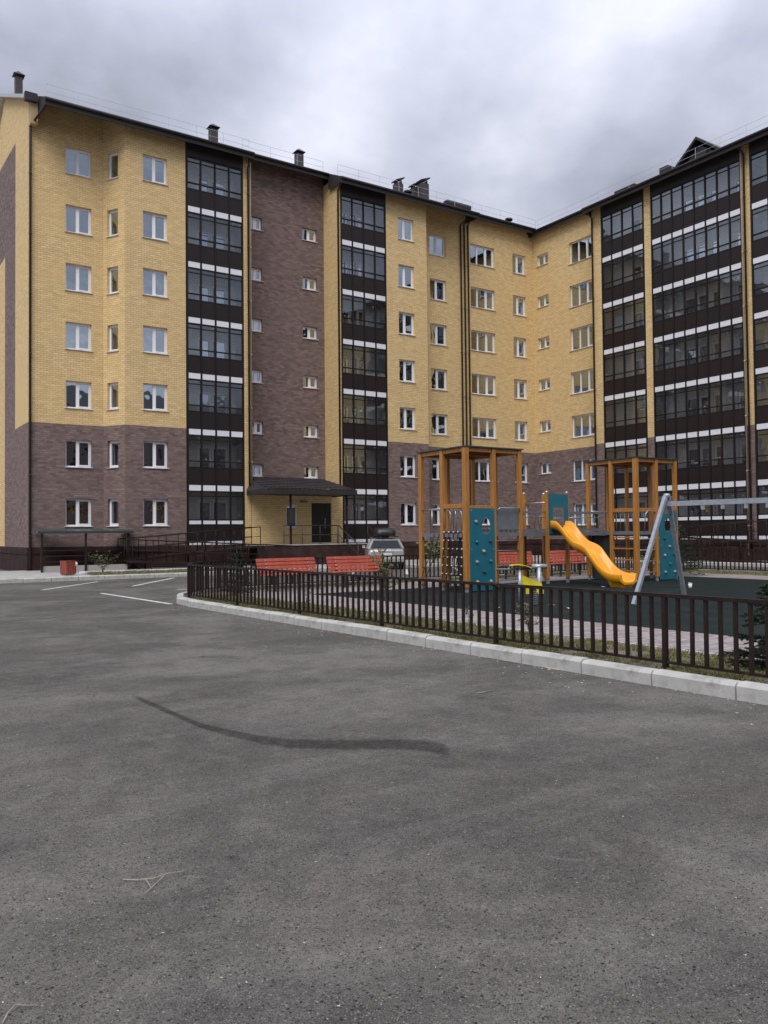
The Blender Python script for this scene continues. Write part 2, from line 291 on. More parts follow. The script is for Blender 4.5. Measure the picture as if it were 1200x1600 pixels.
def wood_mat():
    mt, nt, b = new_mat('glazed_timber'); L = nt.links
    tcn = add(nt, 'ShaderNodeTexCoord'); mpn = add(nt, 'ShaderNodeMapping'); mpn.inputs['Scale'].default_value = (9, 9, 0.7); L.new(tcn.outputs['Object'], mpn.inputs[0])
    no = add(nt, 'ShaderNodeTexNoise'); no.inputs['Scale'].default_value = 2.5; no.inputs['Detail'].default_value = 6; no.inputs['Distortion'].default_value = 0.7; L.new(mpn.outputs[0], no.inputs['Vector'])
    cr_ = add(nt, 'ShaderNodeValToRGB'); L.new(no.outputs[0], cr_.inputs[0])
    cr_.color_ramp.elements[0].position = 0.3; cr_.color_ramp.elements[0].color = (0.33, 0.135, 0.026, 1)
    cr_.color_ramp.elements[1].position = 0.7; cr_.color_ramp.elements[1].color = (0.52, 0.235, 0.05, 1)
    L.new(cr_.outputs[0], b.inputs['Base Color']); b.inputs['Roughness'].default_value = 0.5
    return mt
M['timber'] = wood_mat()

# ------------------------------------------------------------------ mesh helpers
WL = {}                       # world location of each root, for parts given in world coordinates
class MB:
    def __init__(s): s.v = []; s.f = []; s.m = []; s.uv = []; s.smooth = []
    def face(s, pts, mat=0, uv=None, smooth=False):
        i = len(s.v); s.v.extend([tuple(p) for p in pts]); s.f.append(tuple(range(i, i+len(pts)))); s.m.append(mat); s.uv.append(uv); s.smooth.append(smooth)
    def hexa(s, c, mat=0):    # 8 corners: bottom 4 ccw, top 4 ccw
        i = len(s.v); s.v.extend([tuple(p) for p in c])
        for q in ((3, 2, 1, 0), (4, 5, 6, 7), (0, 1, 5, 4), (1, 2, 6, 5), (2, 3, 7, 6), (3, 0, 4, 7)):
            s.f.append(tuple(i+k for k in q)); s.m.append(mat); s.uv.append(None); s.smooth.append(False)
    def box(s, a, b, mat=0):
        x0, y0, z0 = (min(a[i], b[i]) for i in range(3)); x1, y1, z1 = (max(a[i], b[i]) for i in range(3))
        s.hexa(((x0, y0, z0), (x1, y0, z0), (x1, y1, z0), (x0, y1, z0), (x0, y0, z1), (x1, y0, z1), (x1, y1, z1), (x0, y1, z1)), mat)
    def beam(s, p, q, w, h, mat=0, up=(0, 0, 1)):     # box section bar from p to q
        p, q = Vector(p), Vector(q); d = (q-p).normalized(); u = Vector(up)
        if abs(d.dot(u)) > 0.99: u = Vector((0, 1, 0))
        sd = d.cross(u).normalized(); u = sd.cross(d)
        a, c = sd*w/2, u*h/2
        s.hexa([p-a-c, p+a-c, q+a-c, q-a-c, p-a+c, p+a+c, q+a+c, q-a+c], mat)
    def tube(s, pts, r, n=8, mat=0, caps=True, closed=False):
        pts = [Vector(p) for p in pts]; k = len(pts); rs = r if isinstance(r, (list, tuple)) else [r]*k
        base = len(s.v); prev = None
        for i, p in enumerate(pts):
            if i == 0: d = pts[1]-p
            elif i == k-1: d = p-pts[i-1]
            else: d = pts[i+1]-pts[i-1]
            d.normalize()
            u = prev-d*prev.dot(d) if prev is not None else d.orthogonal()
            if u.length < 1e-6: u = d.orthogonal()
            u.normalize(); w = d.cross(u); prev = u
            for j in range(n):
                a = 2*PI*j/n; s.v.append(tuple(p+(u*math.cos(a)+w*math.sin(a))*rs[i]))
        for i in range(k-1):
            for j in range(n):
                a = base+i*n+j; b = base+i*n+(j+1) % n
                s.f.append((a, b, b+n, a+n)); s.m.append(mat); s.uv.append(None); s.smooth.append(n > 5)
        if caps:
            for o_, rev in ((base, True), (base+(k-1)*n, False)):
                q = [o_+j for j in range(n)]
                s.f.append(tuple(q[::-1] if rev else q)); s.m.append(mat); s.uv.append(None); s.smooth.append(False)
    def prism(s, poly, z0, z1, mat=0):                 # vertical prism over a ccw polygon
        n = len(poly)
        s.face([(x, y, z1) for x, y in poly], mat); s.face([(x, y, z0) for x, y in poly[::-1]], mat)
        for i in range(n):
            (x0, y0), (x1, y1) = poly[i], poly[(i+1) % n]
            s.face([(x0, y0, z0), (x1, y1, z0), (x1, y1, z1), (x0, y0, z1)], mat)
    def build(s, name, mats, parent=None, at=None, local=False, bevel=0.0):
        at = Vector(at) if at is not None else (Vector((0, 0, 0)) if (local or parent is None) else Vector(WL[parent.name]))
        me = bpy.data.meshes.new(name)
        me.from_pydata([(x-at.x, y-at.y, z-at.z) for x, y, z in s.v] if not local else s.v, [], s.f)
        mats = mats if isinstance(mats, (list, tuple)) else [mats]
        for q in mats: me.materials.append(M[q] if isinstance(q, str) else q)
        me.polygons.foreach_set('material_index', s.m); me.polygons.foreach_set('use_smooth', s.smooth)
        if any(u is not None for u in s.uv):
            uvl = me.uv_layers.new(name='UVMap')
            for p in me.polygons:
                u = s.uv[p.index]
                if u:
                    for li, c in zip(p.loop_indices, u): uvl.data[li].uv = c
        me.update()
        o = bpy.data.objects.new(name, me); COL.objects.link(o)
        if parent is not None:
            o.parent = parent
            if local: o.location = at
            else: o.location = at-Vector(WL[parent.name])
        else:
            o.location = at
        WL[o.name] = at if not local else Vector((0, 0, 0))
        if bevel:
            bm = bmesh.new(); bm.from_mesh(me)
            bmesh.ops.remove_doubles(bm, verts=bm.verts, dist=1e-5)
            bmesh.ops.bevel(bm, geom=[e_ for e_ in bm.edges if len(e_.link_faces) == 2 and e_.calc_face_angle(0) > 0.6], offset=bevel, segments=1, affect='EDGES')
            bm.to_mesh(me); bm.free()
        return o
def tag(o, label=None, cat=None, group=None, kind=None):
    if label: o['label'] = label
    if cat: o['category'] = cat
    if group: o['group'] = group
    if kind: o['kind'] = kind
    return o
def thing(name, label, cat, loc=(0, 0, 0), rz=0.0, group=None, kind=None):
    o = bpy.data.objects.new(name, None); COL.objects.link(o); o.empty_display_size = 0.2
    o.location = loc; o.rotation_euler = (0, 0, rz); WL[o.name] = Vector(loc)
    return tag(o, label, cat, group, kind)
def link_copy(mesh, name, parent, loc, rz=0.0):
    o = bpy.data.objects.new(name, mesh); COL.objects.link(o); o.parent = parent
    o.location = Vector(loc)-Vector(WL[parent.name]); o.rotation_euler = (0, 0, rz); WL[o.name] = Vector(loc)
    return o
def sub(mesh, name, parent, loc=(0, 0, 0), rot=(0, 0, 0)):       # child in its parent's own axes
    o = bpy.data.objects.new(name, mesh); COL.objects.link(o); o.parent = parent; o.location = loc; o.rotation_euler = rot
    return o
def dup(root, loc, rz, label=None):
    r = root.copy(); COL.objects.link(r); r.location = loc; r.rotation_euler = (0, 0, rz)
    if label: r['label'] = label
    for ch in list(root.children):
        c = ch.copy(); COL.objects.link(c); c.parent = r
        for g in ch.children:
            d = g.copy(); COL.objects.link(d); d.parent = c
    return r

# ------------------------------------------------------------------ ground, road, pavements
def sheet(name, poly, z, mat, kind='structure'):
    b = MB(); b.face([(x, y, z) for x, y in poly]); return tag(b.build(name, mat), kind=kind)
sheet('road', [(-300, -300), (300, -300), (300, 300), (-300, 300)], 0.0, 'asphalt')
road = bpy.data.objects['road']
def kx(y): return 7.70-0.03*y                      # face of the front kerb
island = [(kx(-14), -14), (kx(19.0), 19.0), (7.22, 20.2), (7.62, 21.3), (8.3, 22.15), (9.3, 22.7), (10.6, 22.93), (27.4, 22.95), (28.15, 22.6), (28.6, 21.9), (28.75, 21.0), (28.8, -14)]
def inset(poly, d):
    out = []; n = len(poly)
    for i in range(n):
        p0, p1, p2 = (Vector(poly[(i+k-1) % n]) for k in range(3))
        a = (p1-p0).normalized(); c = (p2-p1).normalized()
        na, nc = Vector((a.y, -a.x)), Vector((c.y, -c.x)); nn = (na+nc).normalized()
        out.append(tuple(p1+nn*d/max(0.4, nn.dot(na))))
    return out
inner = inset(island, 0.17)
b = MB(); b.prism(inner[::-1], -0.05, 0.10)
tag(b.build('island_soil', 'soil'), kind='structure')
# kerb stones, one metre each, laid along a path
def stone_mesh(name, ln, w=0.165, h=0.17):
    b = MB(); g = 0.009; c = 0.035
    prof = [(0, -0.08), (0, h-c), (c, h), (w, h), (w, -0.08)]
    for s_ in range(len(prof)):
        (x0, z0), (x1, z1) = prof[s_], prof[(s_+1) % len(prof)]
        b.face([(x0, g, z0), (x0, ln-g, z0), (x1, ln-g, z1), (x1, g, z1)][::-1])
    b.face([(x, g, z) for x, z in prof][::-1]); b.face([(x, ln-g, z) for x, z in prof])
    o = b.build(name, 'kerbstone', local=True); me = o.data; bpy.data.objects.remove(o); return me
STONES = {}
def kerb_run(root, path, flip=False):
    for i in range(len(path)-1):
        a, c = Vector((*path[i], 0)), Vector((*path[i+1], 0)); d = c-a; L_ = d.length; n = max(1, round(L_)); ln = round(L_/n, 3)
        if ln not in STONES: STONES[ln] = stone_mesh('kerb_stone', ln)
        d.normalize()
        for k in range(n):
            p = a+d*(k*L_/n)
            rz = math.atan2(d.y, d.x)-PI/2
            o = link_copy(STONES[ln], 'kerb_stone', root, (p.x, p.y, RND.uniform(-0.012, 0.006)), rz+RND.uniform(-0.004, 0.004))
kerb = thing('kerb', None, None, (7.5, 8, 0), kind='structure')
kerb_run(kerb, [(kx(3.0), 3.0)]+island[1:11]+[(28.78, 8.0)])
# far pavement along the building
PAVE = 33.3
pav = [(0, PAVE+0.17), (35.6, PAVE+0.17), (35.6, 4), (39.2, 4), (39.2, 41.5), (0, 41.5)]
b = MB(); b.prism(pav, -0.05, 0.15); tag(b.build('pavement', 'concrete'), kind='structure')
b = MB(); b.prism([(-14, PAVE+0.17), (0, PAVE+0.17), (0, 60), (-14, 60)], -0.05, 0.15); tag(b.build('pavement', 'concrete'), kind='structure')
kerb2 = thing('kerb', None, None, (15, PAVE, 0), kind='structure')
def kerb_far(root, x0, x1, y):           # stones facing the camera side (-Y)
    n = round(x1-x0); ln = round((x1-x0)/n, 3)
    if ln not in STONES: STONES[ln] = stone_mesh('kerb_stone', ln)
    for k in range(n):
        link_copy(STONES[ln], 'kerb_stone', root, (x0+(k+1)*(x1-x0)/n, y, RND.uniform(-0.01, 0.006)), PI/2)
kerb_far(kerb2, 0.0, 35.0, PAVE)
kerb3 = thing('kerb', None, None, (35.45, 20, 0), kind='structure')
kerb_run(kerb3, [(35.43, 8.0), (35.43, 33.0)])
# lawn by the building and soil bed
lawn = [(8.7, PAVE+0.55), (18.0, PAVE+0.55), (18.0, 35.6), (8.7, 35.9)]
sheet('lawn_soil', lawn, 0.156, 'soil')
# paving round the play surface, the rubber surface on it
def gx(y): return 9.30-0.03*(y-8)                  # edge grass / paving
def mx_(y): return 11.05-0.045*(y-11)              # edge paving / rubber
sheet('playground_paving', [(gx(-8), -8), (27.0, -8), (27.0, 22.0), (9.6, 22.0), (gx(19.5), 20.6)], 0.104, 'paving')
b = MB(); b.prism([(mx_(-6), -6), (24.6, -6), (24.6, 19.35), (mx_(19.35), 19.35)], 0.06, 0.124); tag(b.build('rubber_surface', 'rubber'), kind='structure')
edge = MB()
edge.beam((gx(-8), -8, 0.105), (gx(20.4), 20.4, 0.105), 0.06, 0.06)
tag(edge.build('edging_strip', 'kerbstone'), kind='structure')
# paver blocks of the strip next to the grass: the nearest ones singly
pv = MB(); pv.box((0.002, 0.002, 0), (0.197, 0.097, 0.018)); po = pv.build('paver', 'paver', local=True); pme = po.data; bpy.data.objects.remove(po)
paving = bpy.data.objects['playground_paving']
far_pv = MB(); cnt = 0; rows_ = []
y = 3.6
while y < 18.6:
    odd = int(round(y*10)) % 2
    if odd: far_pv.box((mx_(y)-0.103, y+0.002, 0.1), (mx_(y)-0.005, y+0.097, 0.117))
    x = mx_(y)-0.205-(0.1 if odd else 0)
    while x > gx(y)+0.035:
        rows_.append((x*x+y*y, x, y)); x -= 0.2
    y += 0.1
rows_.sort()
rows_ = [r for r in rows_ if r[1]/r[2] < 1.72]
for i, (_, x, y) in enumerate(rows_):
    z = 0.100+RND.uniform(-0.003, 0.003)
    if i < 300: link_copy(pme, 'paver', paving, (x, y, z))
    else: far_pv.box((x+0.002, y+0.002, z), (x+0.197, y+0.097, z+0.018))
tag(far_pv.build('paver_field', 'paver', paving), kind='stuff')
# painted lines
def line(p, q, w=0.11):
    p, q = Vector(p), Vector(q); d = (q-p).normalized(); n_ = Vector((-d.y, d.x))*w/2; b = MB()
    b.face([(*(p-n_), 0.004), (*(q-n_), 0.004), (*(q+n_), 0.004), (*(p+n_), 0.004)])
    o = b.build('parking_line', 'marking', road); return o
for a, c in (((65, 922), (153, 909)), ((207, 916), (272, 903)), ((158, 927), (268, 944)), ((277, 921), (300, 921))):
    A_, C_ = onZ(*a, 0), onZ(*c, 0); line((A_.x, A_.y), (C_.x, C_.y), 0.12)
for k in range(3, 8):
    x0 = 8.5+k*2.86; line((x0, 28.2), (x0+3.0, 32.5), 0.12)
# damp streak across the asphalt, with a feathered edge
def stain_mat():
    mt, nt, b = new_mat('damp_asphalt'); L = nt.links
    b.inputs['Base Color'].default_value = (0.034, 0.033, 0.032, 1); b.inputs['Roughness'].default_value = 0.9; b.inputs['Specular IOR Level'].default_value = 0.1
    at = add(nt, 'ShaderNodeVertexColor', layer_name='edge'); tcn = add(nt, 'ShaderNodeTexCoord')
    no = add(nt, 'ShaderNodeTexNoise'); no.inputs['Scale'].default_value = 9; no.inputs['Detail'].default_value = 9; no.inputs['Roughness'].default_value = 0.75; L.new(tcn.outputs['Object'], no.inputs['Vector'])
    ad = add(nt, 'ShaderNodeMath', operation='ADD'); L.new(at.outputs['Color'], ad.inputs[0]); L.new(no.outputs[0], ad.inputs[1])
    mr = add(nt, 'ShaderNodeMapRange'); L.new(ad.outputs[0], mr.inputs[0]); mr.inputs[1].default_value = 0.72; mr.inputs[2].default_value = 1.45; mr.inputs[3].default_value = 0; mr.inputs[4].default_value = 0.52
    vo = add(nt, 'ShaderNodeTexVoronoi'); vo.inputs['Scale'].default_value = 90; L.new(tcn.outputs['Object'], vo.inputs['Vector'])
    bp = add(nt, 'ShaderNodeBump'); bp.inputs['Strength'].default_value = 0.5; bp.inputs['Distance'].default_value = 0.006; bp.invert = True; L.new(vo.outputs['Distance'], bp.inputs['Height']); L.new(bp.outputs[0], b.inputs['Normal'])
    L.new(mr.outputs[0], b.inputs['Alpha'])
    return mt
M['damp'] = stain_mat()
def stain(name, pix, z=0.003, spread=1.6):
    pts = [(onZ(x, y0, 0), onZ(x2, y1, 0)) for x, y0, x2, y1 in pix]
    vs, fs, cs = [], [], []
    for a, c in pts:
        mid = (a+c)/2; h = (c-a)/2
        for t, k in ((-spread, 0), (-0.75, 0.75), (0.75, 0.75), (spread, 0)):
            p = mid+h*t; vs.append((p.x, p.y, z)); cs.append(k)
    for i in range(len(pts)-1):
        for j in range(3): fs.append((i*4+j, i*4+j+1, i*4+5+j, i*4+4+j))
    for i in range(4): cs[i] = 0; cs[-1-i] = 0
    me = bpy.data.meshes.new(name); me.from_pydata(vs, [], fs); me.materials.append(M['damp'])
    ca = me.color_attributes.new('edge', 'FLOAT_COLOR', 'POINT')
    for i, k in enumerate(cs): ca.data[i].color = (k, k, k, 1)
    o = bpy.data.objects.new(name, me); COL.objects.link(o); o.parent = road; return o
stain('damp_streak', [(196, 1081, 198, 1084), (220, 1090, 220, 1096), (260, 1107, 262, 1115), (310, 1129, 312, 1137), (350, 1139, 350, 1148), (400, 1149, 400, 1160), (450, 1156, 448, 1168), (520, 1157, 520, 1170), (580, 1157, 580, 1171), (630, 1156, 634, 1171), (660, 1158, 668, 1174), (690, 1162, 694, 1180), (712, 1170, 712, 1180)])
# grit, chips and leaf bits lying on the asphalt
def scatter(name, n, gen, mat, tetra=False):
    vs, fs = [], []
    for _ in range(n):
        x, y, z, s = gen(); a = RND.uniform(0, 2*PI); i = len(vs)
        if tetra:
            for k in range(3): vs.append((x+s*math.cos(a+k*2.1)*RND.uniform(.7, 1.2), y+s*math.sin(a+k*2.1)*RND.uniform(.7, 1.2), z))
            vs.append((x, y, z+s*RND.uniform(0.5, 1.0))); fs += [(i, i+1, i+3), (i+1, i+2, i+3), (i+2, i, i+3)]
        else:
            l, w = s, s*RND.uniform(.35, .6); ca, sa = math.cos(a), math.sin(a)
            for u, v, h in ((-l, 0, 0.3), (0, -w, 0.0), (l, 0, 0.35), (0, w, 0.12)): vs.append((x+u*ca-v*sa, y+u*sa+v*ca, z+h*s*RND.uniform(.4, 1)))
            fs += [(i, i+1, i+2, i+3)]
    me = bpy.data.meshes.new(name); me.from_pydata(vs, [], fs); me.materials.append(M[mat])
    o = bpy.data.objects.new(name, me); COL.objects.link(o); return o
def near_ground():
    px, py = RND.uniform(-60, 1260), 900+720*(RND.random()**0.75); p = onZ(px, max(py, 960), 0)
    return p.x, p.y, 0.0, RND.uniform(0.0022, 0.006)
def near_ok():
    while True:
        g = near_ground()
        if g[0] < kx(g[1])-0.02: return g
tag(scatter('asphalt_grit', 9000, near_ok, 'grit', True), 'loose stone grit scattered on the worn asphalt', 'grit', kind='stuff')
def along_kerb():
    y = RND.uniform(4, 19); d = RND.random()**2.2*0.9+0.01
    return kx(y)-d, y, 0.002, RND.uniform(0.008, 0.020)
tag(scatter('leaf_litter', 260, along_kerb, 'litter'), 'dry leaf bits gathered along the foot of the kerb', 'leaf litter', kind='stuff')
def heap():
    p = onZ(RND.gauss(868, 13), RND.gauss(1044, 1.6), 0); x = min(p.x, kx(p.y)-0.01)
    return x, p.y, 0.002, RND.uniform(0.008, 0.018)
tag(scatter('leaf_heap', 120, heap, 'litter'), 'small heap of yellowish leaves against the kerb', 'leaf litter', kind='stuff')
tag(scatter('leaf_bits', 120, lambda: (lambda g: (g[0], g[1], 0.002, RND.uniform(0.003, 0.009)))(near_ok()), 'litter'), 'pale leaf bits strewn singly over the open asphalt', 'leaf litter', kind='stuff')
def twig(pts, r, label):
    b = MB()
    for chain in pts:
        P = [onZ(x, y, 0)+Vector((0, 0, 0.006+h)) for x, y, h in chain]
        b.tube(P, [r*(1-0.5*i/(len(P)-1)) for i in range(len(P))], 5)
    at = onZ(*pts[0][0][:2], 0)
    return tag(b.build('twig', 'twig', at=at), label, 'twig')
twig([[(192, 1376, 0), (215, 1378, .004), (240, 1377, .01), (265, 1372, .02), (288, 1366, .01)], [(228, 1378, .006), (234, 1386, .002), (236, 1391, 0)], [(256, 1375, .014), (243, 1386, .01), (226, 1399, 0)]], 0.0034, 'forked dry twig lying on the asphalt beyond the bent straw-thin one')
twig([[(4, 1602, 0), (12, 1588, .006), (24, 1577, .01), (36, 1571, .004)], [(24, 1577, .01), (45, 1576, .006), (60, 1573, 0)]], 0.0031, 'pale bent straw-thin twig with one side shoot on bare asphalt')
twig([[(745, 1084, 0), (758, 1083, .01), (772, 1079, 0)]], 0.006, 'short straight dry twig on the asphalt near the kerb')

# ------------------------------------------------------------------ grass
def grass(name, n, gen, hmin, hmax, label):
    vs, fs = [], []
    for _ in range(n):
        x, y, z = gen(); h = RND.uniform(hmin, hmax); a = RND.uniform(0, 2*PI); w = RND.uniform(0.003, 0.007); ln = h*RND.uniform(0.2, 0.9); t = RND.uniform(0, 2*PI); i = len(vs)
        ca, sa = math.cos(a)*w, math.sin(a)*w; lx, ly = math.cos(t)*ln, math.sin(t)*ln
        vs += [(x-ca, y-sa, z), (x+ca, y+sa, z), (x+lx*.4+ca*.6, y+ly*.4+sa*.6, z+h*.65), (x+lx, y+ly, z+h*.9)]
        fs += [(i, i+1, i+2), (i, i+2, i+3)]
    me = bpy.data.meshes.new(name); me.from_pydata(vs, [], fs); me.materials.append(M['grass'])
    o = bpy.data.objects.new(name, me); COL.objects.link(o); return tag(o, label, 'grass', kind='stuff')
from mathutils import noise as mn
def patchy(x0, x1, y0, y1, z, thr=-0.02, warp=None):
    while True:
        y = y0+(y1-y0)*RND.random(); x = RND.uniform(x0(y), x1(y)) if callable(x0) else RND.uniform(x0, x1)
        if mn.noise(Vector((x*1.9, y*1.9, 3.1)))+0.5*mn.noise(Vector((x*6, y*6, 1)))+RND.uniform(-.25, .25) > thr: return x, y, z
grass('grass', 30000, lambda: patchy(lambda y: kx(y)+0.17, lambda y: gx(y)-0.03, 3.6, 12.5, 0.10), 0.02, 0.075, 'patchy grass between the near fence and the paving')
grass('grass', 17000, lambda: patchy(lambda y: kx(y)+0.17, lambda y: gx(y)-0.03, 12.5, 20.4, 0.10), 0.03, 0.09, 'patchy grass behind the far end of the kerbside fence')
grass('grass', 9000, lambda: patchy(9.0, 27.0, 22.05, 22.75, 0.10), 0.04, 0.10, 'grass strip behind the red benches')
grass('grass', 9000, lambda: patchy(27.05, 28.55, 8, 22, 0.10), 0.04, 0.10, 'grass strip at the fence beyond the swing')
grass('grass', 8000, lambda: patchy(8.8, 17.9, PAVE+0.6, 35.5, 0.158), 0.04, 0.12, 'narrow lawn in front of the building plinth')

# ------------------------------------------------------------------ apartment building
S, YC, YA, YF, XG, XR = 2.82, 39.82, 41.0, 41.45, 39.82, 39.02
ZB, ZTOP, ZPL = 7.05, 22.4, 1.2
bld = thing('apartment_building', 'seven-storey L-shaped yellow and brown brick apartment building with dark glazed balcony columns', 'building', (24, 41.5, 0.15))
wallparts = []
def wall(name, p0, p1, openings, z0=ZPL, z1=ZTOP, split=ZB, low='brown', high='yellow', depth=0.30, uoff=0.0):
    """brick wall from p0 to p1 (outside on the right of the direction), openings (s0,s1,z0,z1) cut out with reveals"""
    p0, p1 = Vector((*p0, 0)), Vector((*p1, 0)); d = p1-p0; L_ = d.length; d.normalize(); inw = Vector((-d.y, d.x, 0))
    ss = sorted({0.0, L_, *[v for o in openings for v in o[:2]]}); zs = sorted({z0, z1, *[v for o in openings for v in o[2:4]], *([split] if z0 < split < z1 else [])})
    b = MB()
    for i in range(len(ss)-1):
        for j in range(len(zs)-1):
            sm, zm = (ss[i]+ss[i+1])/2, (zs[j]+zs[j+1])/2
            if any(o[0] < sm < o[1] and o[2] < zm < o[3] for o in openings): continue
            c = [(ss[i], zs[j]), (ss[i+1], zs[j]), (ss[i+1], zs[j+1]), (ss[i], zs[j+1])]
            b.face([p0+d*s+Vector((0, 0, z)) for s, z in c], 0 if zm < split else 1, [(s+uoff, z) for s, z in c])
    for s0, s1, a, c_ in openings:
        mt = 0 if (a+c_)/2 < split else 1
        def P(s, z, k): return p0+d*s+Vector((0, 0, z))+inw*depth*k
        b.face([P(s0, a, 1), P(s0, a, 0), P(s0, c_, 0), P(s0, c_, 1)], mt, [(depth, a), (0, a), (0, c_), (depth, c_)])
        b.face([P(s1, a, 0), P(s1, a, 1), P(s1, c_, 1), P(s1, c_, 0)], mt, [(0, a), (depth, a), (depth, c_), (0, c_)])
        b.face([P(s0, c_, 0), P(s1, c_, 0), P(s1, c_, 1), P(s0, c_, 1)], mt, [(s0, 0), (s1, 0), (s1, depth), (s0, depth)])
        b.face([P(s0, a, 1), P(s1, a, 1), P(s1, a, 0), P(s0, a, 0)], mt, [(s0, 0), (s1, 0), (s1, depth), (s0, depth)])
    return b.build(name, [low, high], bld)
FR, PA, SI = {}, {}, {}
CURT = [pm('curtain_white', (0.72, 0.71, 0.68), 0.9), pm('curtain_olive', (0.22, 0.23, 0.15), 0.9), pm('curtain_beige', (0.48, 0.42, 0.33), 0.9), pm('curtain_grey', (0.32, 0.34, 0.36), 0.9)]
def window(p0, p1, s0, s1, z0, z1, mull=(0.5,), recess=0.14, tilt=None, name='window', sill=True, parent=None):
    """white plastic window: frame (own mesh) with a pane per light and a metal sill"""
    parent = parent or bld
    p0, p1 = Vector((*p0, 0)), Vector((*p1, 0)); d = (p1-p0).normalized(); rz = math.atan2(d.y, d.x); inw = Vector((-d.y, d.x, 0))
    w, h = round(s1-s0, 3), round(z1-z0, 3); key = (w, h, mull)
    fw_ = 0.065; dp = 0.07
    if key not in FR:
        b = MB()
        b.box((0, 0, 0), (fw_, dp, h)); b.box((w-fw_, 0, 0), (w, dp, h)); b.box((fw_, 0.002, 0), (w-fw_, dp, fw_)); b.box((fw_, 0.002, h-fw_), (w-fw_, dp, h))
        xs = [fw_]+[w*q for q in mull]+[w-fw_]
        for q in mull: b.box((w*q-0.05, 0.004, fw_), (w*q+0.05, dp, h-fw_))
        lights = []
        for i in range(len(xs)-1):
            a = xs[i]+(0.05 if i else 0); c = xs[i+1]-(0.05 if i < len(xs)-2 else 0)
            if i == len(xs)-2:                      # opening sash: a second, prouder frame
                for q in (((a, -0.012, fw_), (a+0.05, 0.03, h-fw_)), ((c-0.05, -0.012, fw_), (c, 0.03, h-fw_)), ((a+0.05, -0.012, fw_), (c-0.05, 0.03, fw_+0.05)), ((a+0.05, -0.012, h-fw_-0.05), (c-0.05, 0.03, h-fw_))): b.box(*q)
                lights.append((a+0.045, c-0.045, fw_+0.045, h-fw_-0.045))
            else: lights.append((a-0.004, c+0.004, fw_-0.004, h-fw_+0.004))
        o = b.build('window', 'pvc', local=True); FR[key] = (o.data, lights); bpy.data.objects.remove(o)
        for a, c, e_, f_ in lights:
            k2 = (round(c-a, 3), round(f_-e_, 3))
            if k2 not in PA:
                b = MB(); b.face([(0, 0, 0), (k2[0], 0, 0), (k2[0], 0, k2[1]), (0, 0, k2[1])]); o = b.build('pane', 'glass', local=True); PA[k2] = o.data; bpy.data.objects.remove(o)
        b = MB(); b.hexa([(-0.05, -0.20, -0.035), (w+0.05, -0.20, -0.035), (w+0.05, 0.0, -0.022), (-0.05, 0.0, -0.022), (-0.05, -0.20, -0.012), (w+0.05, -0.20, -0.012), (w+0.05, 0.0, 0.012), (-0.05, 0.0, 0.012)])
        o = b.build('sill', 'sill', local=True); SI[w] = o.data; bpy.data.objects.remove(o)
    me, lights = FR[key]
    pos = p0+d*s0+inw*recess+Vector((0, 0, z0))
    wo = link_copy(me, name, parent, pos, rz)
    for i, (a, c, e_, f_) in enumerate(lights):
        k2 = (round(c-a, 3), round(f_-e_, 3))
        po = sub(PA[k2], 'pane', wo, (a, 0.034, e_), (RND.uniform(-.006, .006), 0, RND.uniform(-.008, .008)))
    if sill: sub(SI[w], 'sill', wo, (0, 0, 0))
    if sill and w > 0.9 and RND.random() < 0.45:
        kind = RND.choice(('left', 'both', 'blind', 'right')); cm_ = RND.choice(CURT)
        b = MB()
        def drape(x0, x1):
            n = max(4, int((x1-x0)/0.035)); pr = None
            for i in range(n+1):
                q = (x0+(x1-x0)*i/n, 0.20+0.025*math.sin(i*1.3)+0.01*math.sin(i*2.9)); 
                if pr: b.face([(pr[0], pr[1], 0.02), (q[0], q[1], 0.02), (q[0], q[1], h-0.02), (pr[0], pr[1], h-0.02)], 0, None, True)
                pr = q
        if kind in ('left', 'both'): drape(0.03, w*RND.uniform(.2, .42))
        if kind in ('right', 'both'): drape(w*RND.uniform(.6, .8), w-0.03)
        if kind == 'blind': zb_ = h*RND.uniform(.3, .7); b.face([(0.04, 0.13, zb_), (w-0.04, 0.13, zb_), (w-0.04, 0.13, h-0.03), (0.04, 0.13, h-0.03)])
        co2 = b.build('curtain' if kind != 'blind' else 'blind', cm_, local=True); co2.parent = wo
    return wo
def rows(z0=2.2, z1=3.5, n=range(7)): return [(z0+S*k, z1+S*k) for k in n]
def facade(name, p0, p1, cols, **kw):
    """cols: list of (s0, s1, mullions, rows)"""
    ops = [(s0, s1, a, c) for s0, s1, mu, rr in cols for a, c in rr]
    o = wall(name, p0, p1, ops, **kw)
    for s0, s1, mu, rr in cols:
        for a, c in rr: window(p0, p1, s0, s1, a, c, mu)
    return o
# left wing, from the corner by the drainpipe to the inner corner
facade('wall', (7.6, YA), (11.02, YA), [(1.66, 2.86, (0.46,), rows())])
facade('wall', (11.02, YA), (11.72, YC), [(0.26, 0.94, (), rows())], z1=21.86)
facade('wall', (11.72, YC), (14.76, YC), [(0.88, 2.10, (0.46,), rows())], z1=21.86)
gs_ = MB(); gs_.face([(11.02, YA, 21.86), (11.72, YC, 21.86), (11.72, YC, 21.88), (11.02, YA, 22.3)], 0, [(0, 21.86), (1.37, 21.86), (1.37, 21.88), (0, 22.3)]); gs_.build('wall_top', 'yellow', bld)
B1 = (14.80, 17.88)
wall('pier', (17.90, YC), (18.26, YC), [], split=0, z1=21.86)
wall('pier', (18.26, YC), (18.26, YF), [], split=0, z1=21.86)
stair = [(18.50, 19.2), (15.68, 16.38), (12.86, 13.56), (10.04, 10.74), (7.22, 7.92), (4.88, 5.56)]
facade('wall', (18.26, YF), (23.66, YF), [(0.78, 1.48, (0.42,), stair), (4.0, 4.94, (0.46,), stair)], split=99, z0=4.2)
